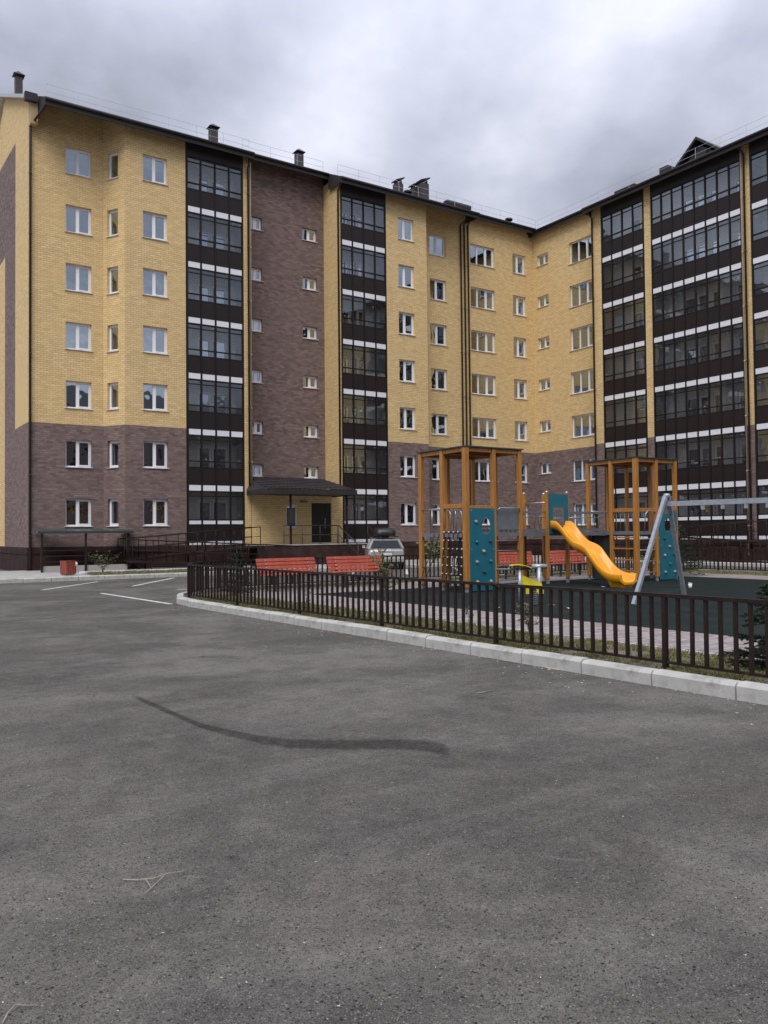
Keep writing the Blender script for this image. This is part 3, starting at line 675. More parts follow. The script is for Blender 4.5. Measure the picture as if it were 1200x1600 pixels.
wall('pier', (23.66, YF), (23.66, YC), [], split=0, z1=21.86)
wall('pier', (23.66, YC), (23.82, YC), [], split=0, z1=21.86)
B2 = (23.84, 26.90)
facade('wall', (26.92, YC), (29.86, YC), [(0.86, 2.0, (0.40,), rows())], z1=21.86)
facade('wall', (29.86, YC), (30.55, YA), [(0.26, 0.94, (), rows())], z1=21.86)
facade('wall', (30.55, YA), (33.55, YA), [(0.44, 1.72, (0.42,), rows())])
facade('wall', (33.55, YA), (XG, YA), [(0.72, 2.78, (0.32, 0.66), rows()), (4.38, 5.55, (0.42,), rows())])
# right wing, inner corner towards the swing
facade('wall', (XG, YA), (XG, 35.02), [(0.38, 1.42, (0.5,), rows(2.78, 3.52)), (3.30, 5.36, (0.35, 0.68), rows(2.12, 3.52))], z1=22.12)
facade('pier', (XG, 35.02), (XR, 35.02), [], z1=21.8)
wall('pier', (XR, 35.02), (XR, 34.30), [], z1=21.8)
R1 = (34.28, 31.10)
wall('pier', (XR, 31.08), (XR, 30.62), [], z1=21.8)
R2 = (30.60, 24.92)
wall('pier', (XR, 24.90), (XR, 24.45), [], z1=21.8)
R3 = (24.43, 18.6)
wall('wall', (XR, 18.58), (XR, 4.0), [], z1=21.8)
# gable wall at the left end: yellow field with the brown figure
def gable():
    b = MB(); X = 7.6
    yb, yt = 54.0, YA
    def zt(y): return 22.05+0.46*(y-40.6) if y < 47.5 else 22.05+0.46*6.9-0.46*(y-47.5)
    cols_ = [yb, 50.9, 47.5, 47.2, 44.35, YA]
    def q(y0, z0, y1, z1, mt): b.face([(X, y0, z0), (X, y1, z0), (X, y1, z1), (X, y0, z1)], mt, [(-y0, z0), (-y1, z0), (-y1, z1), (-y0, z1)])
    q(yb, ZPL, 47.2, 7.05, 1); q(47.2, ZPL, YA, 7.05, 0)
    q(yb, 7.05, 50.9, 16.5, 0); q(50.9, 7.05, 47.2, 16.5, 1); q(47.2, 7.05, 44.3, 16.5, 0); q(44.3, 7.05, YA, 16.5, 1)
    def tri(pts, mt): b.face([(X, y, z) for y, z in pts], mt, [(-y, z) for y, z in pts])
    # above: brown band widening away from the corner under a sloping edge
    tri([(yb, 16.5), (47.2, 16.5), (47.2, 17.2), (50.9, 18.4), (yb, 18.4)], 0)
    tri([(47.2, 16.5), (44.3, 16.5), (44.3, 21.45), (47.2, 21.64)], 0); tri([(50.9, 18.4), (47.2, 17.2), (47.2, 21.64), (50.9, 21.8)], 0); tri([(yb, 18.4), (50.9, 18.4), (50.9, 21.8), (yb, 21.9)], 0)
    tri([(44.3, 16.5), (YA, 16.5), (YA, zt(YA)), (44.3, zt(44.3))], 1)
    tri([(47.5, 21.65), (44.3, 21.45), (44.3, zt(44.3)), (47.5, zt(47.5))], 1); tri([(yb, 21.9), (47.5, 21.65), (47.5, zt(47.5)), (yb, zt(yb))], 1)
    b.build('gable_wall', ['brown', 'yellow'], bld)
    c = MB(); c.beam((X-0.02, YA-0.35, zt(YA)-0.10), (X-0.02, 47.5, zt(47.5)+0.03), 0.5, 0.16); c.beam((X-0.02, 47.5, zt(47.5)+0.03), (X-0.02, yb, zt(yb)+0.03), 0.5, 0.16)
    c.build('coping', 'coping', bld)
    c = MB(); c.box((X-0.27, YA-0.62, zt(YA)-0.36), (X+0.28, YA-0.34, zt(YA)+0.02)); c.build('coping_end', 'fascia', bld)
    # stub of parapet in front of the eave
    k = MB(); k.box((X+0.002, YA-0.45, 20.9), (X+0.32, YA-0.002, zt(YA)-0.30)); o = k.build('parapet_stub', 'yellow', bld)
gable()
# closed back of the building, so no light leaks in
bk = MB()
bk.face([(7.65, 54, 0), (7.65, 54, 24), (52, 54, 24), (52, 54, 0)]); bk.face([(52, 54, 0), (52, 54, 24), (52, 4, 24), (52, 4, 0)]); bk.face([(XR, 4.0, 0), (XR, 4.0, 23), (52, 4, 23), (52, 4, 0)])
bk.build('rear_wall', 'room', bld)
# plinth
def plinth(p0, p1, t=0.05):
    pl = MB()
    p0, p1 = Vector((*p0, 0)), Vector((*p1, 0)); d = (p1-p0).normalized(); o_ = Vector((d.y, -d.x, 0))*t
    a, c = p0+o_, p1+o_
    pl.face([a, c, c+Vector((0, 0, ZPL)), a+Vector((0, 0, ZPL))]); pl.face([a+Vector((0, 0, ZPL)), c+Vector((0, 0, ZPL)), p1+Vector((0, 0, ZPL+0.03)), p0+Vector((0, 0, ZPL+0.03))])
    pl.build('plinth', 'plinth', bld)
    pl = MB(); pl.beam(a+o_*0.3+Vector((0, 0, 0.92)), c+o_*0.3+Vector((0, 0, 0.92)), 0.03, 0.03); pl.build('plinth_trim', 'ironbrown', bld)
for p0, p1 in (((7.6, 54), (7.6, YA)), ((7.55, YA), (11.0, YA)), ((11.02, YA), (11.72, YC)), ((11.72, YC), (14.8, YC)), ((14.8, YC), (18.26, YC)), ((23.66, YC), (29.86, YC)), ((29.86, YC), (30.55, YA)), ((30.55, YA), (XG, YA)), ((XG, YA), (XG, 35.02)), ((XR, 35.02), (XR, 4.0))):
    plinth(p0, p1)
# storeys behind the glass: floors and the back walls of the front rooms
it = MB()
for k in range(8):
    z = 1.25+S*k-0.12
    it.box((7.9, YF+0.32, z), (XG+0.5, 52, z+0.2))
    for xa, xb in ((7.9, 18.2), (23.8, XG)): it.box((xa, YA+0.32, z), (xb, YF+0.318, z+0.2)); it.box((XG+0.4, 5, z), (50, YA+0.45, z+0.2))
for seg in (((7.9, YA+3.2), (XG+3.0, YA+3.2)), ((XG+3.0, YA+3.2), (XG+3.0, 5))):
    (x0, y0), (x1, y1) = seg; it.face([(x0, y0, 1), (x1, y1, 1), (x1, y1, 21.6), (x0, y0, 21.6)])
for x in (11.4, 14.6, 18.4, 20.9, 23.7, 27.1, 30.2, 33.6, 37.1): y_ = YC+1.9; it.face([(x, y_, 1), (x, YA+3.2, 1), (x, YA+3.2, 21.6), (x, y_, 21.6)])
for x0, x1 in ((11.8, 14.7), (27.0, 29.8)):
    for k in range(8): z = 1.25+S*k-0.12; it.box((x0, YC+0.32, z+0.004), (x1, YA+0.318, z+0.196))
it.build('room_shell', 'room', bld)
# ---------------- glazed balconies
GT = [18.02+S*(k-5) for k in range(7)]
BM = {}
def quad_mesh(name, w, h, mat, t=0.0):
    k = (name, round(w, 3), round(h, 3))
    if k not in BM:
        b = MB()
        if t: b.box((0, 0, 0), (w, t, h))
        else: b.face([(0, 0, 0), (w, 0, 0), (w, 0, h), (0, 0, h)])
        o = b.build(name, mat, local=True); BM[k] = o.data; bpy.data.objects.remove(o)
    return BM[k]
CLIP = None
def bay(p0, p1, n, back=1.0, doors=()):
    global CLIP
    p0, p1 = Vector((*p0, 0)), Vector((*p1, 0)); d = p1-p0; L_ = d.length; d.normalize(); rz = math.atan2(d.y, d.x); inw = Vector((-d.y, d.x, 0))
    w = L_/n; b = MB(); t = 0.085
    for i in range(n+1):
        c = min(max(i*w, t/2), L_-t/2); b.box((c-t/2, -0.02, 0.2), (c+t/2, 0.06, 20.86))
    def hbar(z, h=0.05, y0=-0.012, y1=0.05):
        for i in range(n): b.box((i*w+t/2, y0, z-h/2), ((i+1)*w-t/2, y1, z+h/2))
    for k in range(7):
        gt = GT[k]; gb = gt-1.62; hbar(gt-0.02, 0.06); hbar(gt-0.24, 0.045, 0.0, 0.05)
        if k: hbar(gb+0.31, 0.055, -0.03, 0.05); hbar(gb, 0.05); hbar(gb-0.87, 0.03)
        else: hbar(2.48, 0.06); hbar(2.24, 0.05); hbar(1.42, 0.03); hbar(1.14, 0.03)
    fr = b.build('balcony_glazing', 'alu', local=True); fr.parent = bld; fr.location = p0+Vector((0, 0, 0))-Vector(WL[bld.name]); fr.rotation_euler = (0, 0, rz)
    if CLIP is None:
        cb = MB(); cb.tube([(0, 0, 0), (0, -0.012, 0)], 0.022, 8); co = cb.build('glass_fitting', 'clip', local=True); CLIP = co.data; bpy.data.objects.remove(co)
    pw = w-t-0.024
    def pc(name, i, z0, z1, mat, y, tt=0.0, j=0.0):
        q = sub(quad_mesh(name, pw, z1-z0, mat, tt), name, fr, (i*w+t/2+0.012, y, z0), (RND.uniform(-j, j), 0, RND.uniform(-j, j)))
        return q
    for i in range(n):
        for k in range(7):
            gt = GT[k]; gb = gt-1.62
            if k:
                pc('pane', i, gb+0.33, gt-0.05, 'bglass', 0.03, j=.006); pc('lower_pane', i, gb+0.025, gb+0.285, 'bglass', 0.03, j=.004)
                pc('dark_panel', i, gb-0.855, gb-0.025, 'panel', 0.0, 0.03, .004); pc('white_panel', i, gb-1.17, gb-0.885, 'wpanel', -0.006, 0.03, .003)
            else:
                pc('pane', i, 2.51, gt-0.05, 'bglass', 0.03, j=.006); pc('white_panel', i, 2.26, 2.455, 'wpanel', -0.006, 0.03, .003)
                pc('dark_panel', i, 1.435, 2.215, 'panel', 0.0, 0.03, .004); pc('white_panel', i, 1.155, 1.405, 'wpanel', -0.006, 0.03, .003); pc('dark_panel', i, 0.22, 1.125, 'panel', 0.0, 0.03)
            for q in range(RND.choice((0, 1, 1, 2))):
                zc = RND.choice((gt-0.12, gt-0.42, gb+0.42)); sub(CLIP, 'glass_fitting', fr, (i*w+w*RND.choice((0.3, 0.62, 0.8)), 0.026, zc))
    # fascia panel above, slabs, side walls and the back wall of the loggia
    sh = MB()
    def P(s, y, z): return p0+d*s+inw*y+Vector((0, 0, z))
    fp = MB(); fp.hexa([P(0, -0.03, 20.87), P(L_, -0.03, 20.87), P(L_, 0.05, 20.87), P(0, 0.05, 20.87), P(0, -0.03, 21.75), P(L_, -0.03, 21.75), P(L_, 0.05, 21.75), P(0, 0.05, 21.75)]); fp.build('fascia_panel', 'fascia', bld)
    for k in range(8):
        z = GT[k]-S+0.04 if k < 7 else GT[6]+0.06
        zt = z+0.20
        sh.hexa([P(0.01, 0.07, z), P(L_-0.01, 0.07, z), P(L_-0.01, back, z), P(0.01, back, z), P(0.01, 0.07, zt), P(L_-0.01, 0.07, zt), P(L_-0.01, back, zt), P(0.01, back, zt)], 1)
    for s_, rev in ((0.004, 0), (L_-0.004, 1)):
        q = [P(s_, 0.07, 0.3), P(s_, back, 0.3), P(s_, back, 21.5), P(s_, 0.07, 21.5)]; uvq = [(0, .3), (back, .3), (back, 21.5), (0, 21.5)]
        sh.face(q if not rev else q[::-1], 0, uvq if not rev else uvq[::-1])
    sh.build('loggia_shell', ['pale', 'slab'], bld)
    ops = []
    for k in range(7):
        zf = GT[k]-S+0.26
        for kind, s0, s1 in doors:
            ops.append((s0, s1, zf+(0.05 if kind == 'door' else 0.85), zf+2.15))
    wall('loggia_back_wall', P(0, back, 0)[:2], P(L_, back, 0)[:2], ops, z0=0.3, z1=21.5, split=-5, low='pale', high='pale', depth=0.15)
    for s0, s1, a, c in ops:
        window(P(0, back, 0)[:2], P(L_, back, 0)[:2], s0, s1, a, c, () if s1-s0 < 0.9 else (0.5,), recess=0.06, name='balcony_door' if c-a > 1.6 else 'balcony_window', sill=False)
bay((B1[0], YC), (B1[1], YC), 4, doors=(('door', 0.95, 1.7), ('win', 1.72, 2.6)))
bay((B2[0], YC), (B2[1], YC), 4, doors=(('door', 0.45, 1.2), ('win', 1.22, 2.2)))
bay((XR, R1[0]), (XR, R1[1]), 4, doors=(('door', 1.5, 2.2), ('win', 2.22, 2.95)))
bay((XR, R2[0]), (XR, R2[1]), 8, doors=(('win', 1.35, 2.2), ('door', 2.22, 2.95), ('door', 3.1, 3.75), ('win', 4.6, 5.4)))
bay((XR, R3[0]), (XR, R3[1]), 6, doors=(('win', 1.1, 2.2), ('door', 2.22, 2.95)))
# ---------------- roof
PIT = 0.47
def roofL(y): return 21.62+PIT*(y-39.2)
def roofR(x): return 21.58+PIT*(x-38.4)
rf = MB()
SEG_L = [(7.95, 18.22, 39.2), (18.22, 23.5, 40.6), (23.5, 33.45, 39.2), (33.45, 39.45, 40.45)]
SEG_R = [(41.0, 35.1, 39.45), (35.1, 4.0, 38.4)]
for x0, x1, ye in SEG_L: rf.face([(x0, ye, roofL(ye)), (x1, ye, roofL(ye)), (x1, 47.2, roofL(47.2)), (x0, 47.2, roofL(47.2))])
rf.face([(39.45, 41, roofL(41)), (52, 41, roofL(41)), (52, 47.2, roofL(47.2)), (39.45, 47.2, roofL(47.2))])
rf.face([(7.95, 47.2, roofL(47.2)), (52, 47.2, roofL(47.2)), (52, 55, 22.4), (7.95, 55, 22.4)])
for y0, y1, xe in SEG_R: rf.face([(xe, y0, roofR(xe)), (xe, y1, roofR(xe)), (45.6, y1, roofR(45.6)), (45.6, y0, roofR(45.6))])
rf.face([(45.6, 55, roofR(45.6)), (45.6, 4, roofR(45.6)), (52.6, 4, 22), (52.6, 55, 22)])
roof = rf.build('roof', 'fascia', bld)
ev = MB()
for x0, x1, ye in SEG_L:
    z = roofL(ye)
    ev.box((x0, ye-0.04, z-0.36), (x1, ye+0.03, z-0.004))                                   # fascia board
    ev.face([(x0, ye, z-0.30), (x0, YF+0.3, z-0.30+PIT*(YF+0.3-ye)*0.97), (x1, YF+0.3, z-0.30+PIT*(YF+0.3-ye)*0.97), (x1, ye, z-0.30)])   # soffit
    ev.tube([(x0, ye-0.10, z-0.10), (x1, ye-0.10, z-0.10)], 0.075, 8)                        # gutter
for y0, y1, xe in SEG_R:
    z = roofR(xe)
    ev.box((xe-0.04, y1, z-0.36), (xe+0.03, y0, z-0.004))
    ev.face([(xe, y0, z-0.30), (XG+0.3, y0, z-0.30+PIT*(XG+0.3-xe)*0.97), (XG+0.3, y1, z-0.30+PIT*(XG+0.3-xe)*0.97), (xe, y1, z-0.30)][::-1])
    ev.tube([(xe-0.10, y0, z-0.10), (xe-0.10, y1, z-0.10)], 0.075, 8)
for x, y0, y1 in ((7.95, 39.2, 41.4), (18.22, 39.2, 40.6), (23.5, 39.2, 40.6), (33.45, 39.2, 40.45)):
    ev.face([(x, y0, roofL(y0)-0.36), (x, y1, roofL(y0)-0.3), (x, y1, roofL(y1)), (x, y0, roofL(y0))])
ev.face([(38.4, 35.1, roofR(38.4)-0.36), (39.5, 35.1, roofR(38.4)-0.36), (39.5, 35.1, roofR(39.5)), (38.4, 35.1, roofR(38.4))])
ev.build('eave', 'fascia', bld)
# raised lip of the roof by the firewall between the two sections
lp = MB(); lp.beam((31.5, 40.0, roofL(40.0)+0.12), (33.4, 40.0, roofL(40.0)+0.12), 0.4, 0.26); lp.build('roof_upstand', 'fascia', bld)
# snow guard railing
def railing(path, h=0.62):
    b = MB(); pts = [Vector(p) for p in path]
    for i in range(len(pts)-1):
        a, c = pts[i], pts[i+1]; L_ = (c-a).length; n = max(1, round(L_/1.45))
        for z in (0.28, h): b.tube([a+Vector((0, 0, z)), c+Vector((0, 0, z))], 0.008, 4, caps=False)
        for k in range(n+1):
            p = a+(c-a)*k/n; b.tube([p, p+Vector((0, 0, h))], 0.010, 4, caps=False)
    b.build('roof_railing', 'rail_steel', bld)
railing([(8.1, 39.7, roofL(39.7)), (18.2, 39.7, roofL(39.7))]); railing([(18.4, 41.0, roofL(41.0)), (23.4, 41.0, roofL(41.0))]); railing([(23.6, 39.7, roofL(39.7)), (33.4, 39.7, roofL(39.7))]); railing([(33.6, 40.9, roofL(40.9)), (40.0, 40.9, roofL(40.9))])
railing([(39.9, 40.6, roofR(39.9)), (39.9, 35.2, roofR(39.9))]); railing([(38.9, 35.0, roofR(38.9)), (38.9, 14.0, roofR(38.9))])
# chimneys: sheet-clad stacks with a little pitched hood on legs
def chimney(px, py_top, depth_fn, plane, wpx, base_fn, hood=True):
    p = depth_fn(px, py_top, plane); w = wpx
    zb = base_fn(p)-0.2; zt = p.z
    b = MB(); b.box((p.x-w/2, p.y-w/2, zb), (p.x+w/2, p.y+w/2, zt-0.38)); o = b.build('chimney', 'chim', roof)
    h = MB(); e_ = w/2+0.1
    for sx in (-1, 1):
        for sy in (-1, 1): h.box((p.x+sx*(w/2-0.03)-0.02, p.y+sy*(w/2-0.03)-0.02, zt-0.40), (p.x+sx*(w/2-0.03)+0.02, p.y+sy*(w/2-0.03)+0.02, zt-0.24))
    h.face([(p.x-e_, p.y-e_, zt-0.26), (p.x+e_, p.y-e_, zt-0.26), (p.x, p.y, zt)]); h.face([(p.x+e_, p.y-e_, zt-0.26), (p.x+e_, p.y+e_, zt-0.26), (p.x, p.y, zt)])
    h.face([(p.x+e_, p.y+e_, zt-0.26), (p.x-e_, p.y+e_, zt-0.26), (p.x, p.y, zt)]); h.face([(p.x-e_, p.y+e_, zt-0.26), (p.x-e_, p.y-e_, zt-0.26), (p.x, p.y, zt)])
    h.face([(p.x-e_, p.y-e_, zt-0.262), (p.x-e_, p.y+e_, zt-0.262), (p.x+e_, p.y+e_, zt-0.262), (p.x+e_, p.y-e_, zt-0.262)])
    h.build('chimney_hood', 'fascia', roof)
fl = lambda p: roofL(p.y)
chimney(29, 111, onY, 44.5, 0.34, fl); chimney(333, 193, onY, 42.0, 0.40, fl); chimney(467, 232, onY, 42.2, 0.40, fl)
def slab_chimney(px0, px1, pyt, Y, h):
    """long stack running back along the roof slope with a lean hood"""
    a, c = onY(px0, pyt, Y), onY(px1, pyt, Y); b = MB(); zb = roofL(Y)-0.3
    b.box((a.x, Y, zb), (c.x, Y+0.5, a.z-0.42)); b.build('chimney', 'chim', roof)
    k = MB(); k.hexa([(a.x-0.07, Y-0.06, a.z-0.34), (c.x+0.07, Y-0.06, a.z-0.08), (c.x+0.07, Y+0.56, a.z-0.08), (a.x-0.07, Y+0.56, a.z-0.34), (a.x-0.07, Y-0.06, a.z-0.26), (c.x+0.07, Y-0.06, a.z), (c.x+0.07, Y+0.56, a.z), (a.x-0.07, Y+0.56, a.z-0.26)])
    for x in (a.x+0.05, c.x-0.05): k.box((x-0.025, Y+0.1, a.z-0.44), (x+0.025, Y+0.4, a.z-0.20))
    k.build('chimney_hood', 'fascia', roof)
slab_chimney(620.5, 630, 274, 42.0, 1.3); slab_chimney(647, 657, 281, 42.0, 1.3); slab_chimney(659, 670, 274, 41.4, 1.5)
for px, py, Y in ((637, 299, 42.0), (795, 342, 42.3)):
    p = onY(px, py, Y); b = MB(); b.tube([(p.x, p.y, roofL(Y)-0.2), (p.x, p.y, p.z-0.14)], 0.13, 10); b.build('vent_pipe', 'chim', roof)
    b = MB(); b.tube([(p.x, p.y, p.z-0.12), (p.x, p.y, p.z)], 0.26, 12); b.build('vent_cap', 'fascia', roof)
# low boxes on the right roof
for py_, ya, yb2 in ((305, 33.7, 32.2), (273, 30.4, 29.8)):
    z = onX(960 if ya > 32 else 1021, py_, 40.0).z; b = MB(); b.box((39.6, yb2, roofR(39.6)-0.3), (40.4, ya, z)); b.build('roof_box', 'fascia', roof)
# gabled dormer over the wide balcony
dm = MB(); X0 = 39.7; A_ = onX(1087, 217, X0); L0 = onX(1052, 268, X0); R0 = onX(1128, 240, X0)
ya_, yl, yr, za_ = A_.y, L0.y, 2*A_.y-L0.y, A_.z; zl = roofR(X0)-0.1
dm.face([(X0+0.35, yl-0.2, zl), (X0+0.35, yr+0.2, zl), (X0+0.35, ya_, za_-0.25)], 1)
for s_ in (yl, yr):
    dm.hexa([(X0, s_, zl), (X0+5, s_, zl+0.0), (X0+5, ya_, za_-0.02), (X0, ya_, za_-0.02), (X0, s_, zl+0.16), (X0+5, s_, zl+0.16), (X0+5, ya_, za_+0.14), (X0, ya_, za_+0.14)])
for t in (0.35, 0.65):
    y = yl+(yr-yl)*t; dm.box((X0+0.29, y-0.06, zl), (X0+0.348, y+0.06, zl+(za_-zl)*0.55))
dm.build('dormer', ['fascia', 'chim'], roof)
# downpipes
def pipe(x, y, z0, z1, neck, mat='pipe', r=0.055):
    b = MB(); pts = [(x, y, z0), (x, y, z1)]+[tuple(q) for q in neck]
    b.tube(pts, r, 8)
    zz_ = z0+1.5
    while zz_ < z1: b.tube([(x, y, zz_-0.03), (x, y, zz_+0.03)], r+0.018, 8); zz_ += 2.82
    return b.build('drainpipe', mat, bld)
pipe(7.66, YA-0.10, 0.25, 20.85, [(7.72, YA-0.15, 21.0), (8.05, 39.25, 21.35), (8.1, 39.15, 21.5)])
pipe(18.14, YC-0.09, 4.0, 21.0, [(18.14, 39.4, 21.3), (18.14, 39.15, 21.5)]); pipe(18.31, YC-0.02, 4.0, 21.3, [(18.31, YC-0.02, 21.4)], 'pipe_pale', 0.03)
pipe(23.62, YC-0.09, 4.3, 21.0, [(23.62, 39.4, 21.3), (23.62, 39.15, 21.5)])
pipe(33.42, YA-0.09, 0.4, 21.4, [(33.42, 40.2, 21.6)]); pipe(33.72, YA-0.09, 0.4, 21.5, [(33.72, 40.5, 21.8)]); pipe(34.02, YA-0.09, 0.4, 21.5, [(34.02, 40.5, 21.8)])
pipe(XR-0.09, 34.92, 0.4, 21.0, [(38.5, 34.92, 21.3), (38.35, 34.92, 21.5)])
pipe(XR-0.10, 24.70, 0.4, 21.0, [(38.5, 24.70, 21.3), (38.35, 24.70, 21.5)]); pipe(XR-0.06, 24.89, 0.4, 21.2, [(XR-0.06, 24.89, 21.3)], 'pipe_pale', 0.035)
# vestibule between the first two balcony columns
wall('vestibule_wall', (18.26, 39.78), (23.64, 39.78), [(2.0, 2.72, 2.05, 3.3), (3.55, 4.80, 1.25, 3.42)], z0=0.15, z1=4.1, split=0.1, depth=0.2)
window((18.26, 39.78), (23.64, 39.78), 2.0, 2.72, 2.05, 3.3, (), 0.1)
dr = MB(); dr.box((21.82, 39.86, 1.26), (22.75, 39.93, 3.40)); dr.box((22.77, 39.86, 1.26), (23.05, 39.93, 3.40))
door = dr.build('entrance_door', 'door', bld); h_ = MB(); h_.tube([(22.66, 39.80, 2.0), (22.66, 39.80, 2.6)], 0.02, 8); h_.box((22.63, 39.80, 2.05), (22.69, 39.87, 2.08)); h_.box((22.63, 39.80, 2.5), (22.69, 39.87, 2.53)); h_.build('handle', 'handle', door)
lg = MB(); lg.box((21.1, 39.68, 3.42), (21.5, 39.78, 3.52)); lg.build('wall_lamp', 'greysteel', bld)
vs_ = MB(); vs_.box((18.3, 39.99, 0.2), (23.6, 41.4, 1.2)); vs_.face([(18.3, 41.3, 1.2), (23.6, 41.3, 1.2), (23.6, 41.3, 4.2), (18.3, 41.3, 4.2)]); vs_.build('vestibule_floor', 'slab', bld)

# ------------------------------------------------------------------ entrance porch, ramps, lean-to
TILE = 0.16
def tile_sheet(b, p00, p10, p01, p11, nu, nv, amp=0.035, step=0.03):
    """pressed metal tile: rounded waves along u, a small step down every course along v"""
    P00, P10, P01, P11 = map(Vector, (p00, p10, p01, p11)); up = (P10-P00).cross(P01-P00).normalized(); up = up if up.z > 0 else -up
    g = []
    for j in range(nv*2):
        v = (j//2+(j % 2))/nv; lift = step*(1.0 if j % 2 == 0 else 0.0)
        row = []
        for i in range(nu*4+1):
            u = i/(nu*4); p = (P00*(1-u)+P10*u)*(1-v)+(P01*(1-u)+P11*u)*v
            row.append(p+up*(amp*(0.5-0.5*math.cos(2*PI*i/4))+lift))
        g.append(row)
    for j in range(len(g)-1):
        for i in range(len(g[0])-1): b.face([g[j][i], g[j][i+1], g[j+1][i+1], g[j+1][i]], 0, None, True)
porch = thing('entrance_porch', 'dark brown tiled canopy over stone landing and steps at the yellow entrance wall', 'porch', (20.5, 38.3, 0.15))
b = MB(); ZE, ZW, XE0, XE1, YE0 = 3.98, 4.62, 17.98, 23.10, 37.15
tile_sheet(b, (XE0, YE0, ZE), (XE1, YE0, ZE), (18.6, 41.35, 4.85), (23.3, 41.35, 4.85), 22, 7)
b.build('canopy_roof', 'fascia', porch)
b = MB(); b.box((XE0, YE0-0.03, ZE-0.25), (XE1, YE0+0.04, ZE+0.02)); b.box((XE0-0.03, YE0+0.04, ZE-0.25), (XE0+0.04, 39.7, ZE+0.02)); b.box((XE1-0.04, YE0+0.04, ZE-0.25), (XE1+0.03, 39.7, ZE+0.02))
b.face([(XE0, YE0, ZE-0.2), (XE1, YE0, ZE-0.2), (XE1, 39.77, ZE-0.2), (XE0, 39.77, ZE-0.2)][::-1])
b.face([(XE0-0.03, YE0+.04, ZE+.02), (18.6, 41.35, 4.86), (XE0-0.03, 39.7, ZE+.02)]); b.face([(XE1+0.03, YE0+.04, ZE+.02), (XE1+0.03, 39.7, ZE+.02), (23.3, 41.35, 4.86)])
b.build('canopy_edge', 'fascia', porch)
for x in (19.32, 22.62):
    b = MB(); b.beam((x, 37.42, 1.2), (x, 37.42, ZE-0.2), 0.09, 0.09); b.build('post', 'ironbrown', porch)
b = MB(); b.box((17.9, 37.3, 0.15), (23.9, 39.70, 1.15)); b.build('landing', 'plinth', porch)
b = MB(); b.box((17.88, 37.27, 1.151), (23.92, 39.69, 1.20)); b.build('landing_slab', 'concrete', porch)
for k in range(6):
    b = MB(); b.box((22.0, 37.28-0.32*(k+1), 0.15), (23.9, 37.28-0.32*k-0.002, 1.19-0.165*(k+1))); b.build('step', 'plinth', porch)
def guard(b, pts, h=0.95, gap=0.9, r=0.022, mids=(0.5,)):
    P = [Vector(p) for p in pts]
    for i in range(len(P)-1):
        a, c = P[i], P[i+1]; n = max(1, round((c-a).length/gap))
        b.tube([a+Vector((0, 0, h)), c+Vector((0, 0, h))], r*1.2, 6)
        for q in mids: b.tube([a+Vector((0, 0, h*q)), c+Vector((0, 0, h*q))], r*0.8, 5)
        for k in range(n+1):
            p = a+(c-a)*k/n; b.tube([p, p+Vector((0, 0, h))], r, 6)
for x in (22.05, 23.85):
    b = MB(); guard(b, [(x, 35.4, 0.2), (x, 37.3, 1.2)]); b.build('handrail', 'steel_dk', porch)
b = MB(); guard(b, [(18.9, 37.35, 1.2), (22.0, 37.35, 1.2)], gap=1.0); b.build('handrail', 'steel_dk', porch)
nb = MB(); nb.box((19.08, 37.30, 2.15), (19.52, 37.37, 3.05)); nb.face([(19.12, 37.297, 2.22), (19.48, 37.297, 2.22), (19.48, 37.297, 2.98), (19.12, 37.297, 2.98)], 1)
tag(nb.build('notice_board', ['door', 'steel_dk'], at=(19.3, 37.3, 2.15)), 'dark notice board fixed to a porch post before the entrance window', 'notice board')
def ramp(label, flights, w=1.1):
    r = thing('access_ramp', label, 'ramp', flights[0][0])
    for a, c in flights:
        a, c = Vector(a), Vector(c); d = (c-a); d.z = 0; d.normalize(); n_ = Vector((-d.y, d.x, 0))*w/2
        b = MB(); b.hexa([a-n_-Vector((0, 0, .10)), c-n_-Vector((0, 0, .10)), c+n_-Vector((0, 0, .10)), a+n_-Vector((0, 0, .10)), a-n_, c-n_, c+n_, a+n_]); b.build('ramp_deck', 'ironbrown', r)
        for s_ in (-1, 1):
            b = MB(); guard(b, [a+n_*s_*0.96, c+n_*s_*0.96], gap=0.95); b.build('railing', 'ironbrown', r)
        k = MB(); L_ = (c-a).length
        for t in (0.1, 0.5, 0.9):
            p = a+(c-a)*t
            if p.z > 0.35:
                for s_ in (-0.9, 0.9): k.beam(p+n_*s_-Vector((0, 0, 0.11)), Vector((p.x, p.y, 0.15))+n_*s_, 0.06, 0.06)
        if k.f: k.build('support_posts', 'ironbrown', r)
    return r
ramp('dark brown switchback access ramp with railings left of the tiled porch', [((18.0, 38.7, 1.15), (11.2, 38.7, 0.62)), ((11.2, 37.4, 0.60), (19.4, 37.0, 0.17))])
ramp('dark access ramp with railings along the wide balcony columns beyond the swing', [((37.6, 31.2, 0.62), (37.6, 23.4, 1.2)), ((36.4, 31.0, 0.58), (36.4, 22.0, 0.17))])
lt = thing('basement_shelter', 'low flat-roofed brown shelter over the basement stairs by the corner drainpipe', 'shelter', (9.4, 39.4, 0.15))
b = MB(); b.hexa([(7.45, 38.1, 1.84), (11.6, 38.1, 1.84), (12.0, 39.70, 1.92), (7.85, 40.9, 1.94), (7.45, 38.1, 1.94), (11.6, 38.1, 1.94), (12.0, 39.70, 2.02), (7.85, 40.9, 2.06)]); b.build('shelter_roof', 'roofgreen', lt)
for x in (7.65, 9.5, 11.4):
    b = MB(); b.beam((x, 38.25, 0.15), (x, 38.25, 1.84), 0.08, 0.08); b.build('post', 'ironbrown', lt)
b = MB(); b.box((7.65, 38.3, 0.15), (11.4, 38.42, 0.42)); b.build('low_wall', 'concrete', lt)
b = MB()
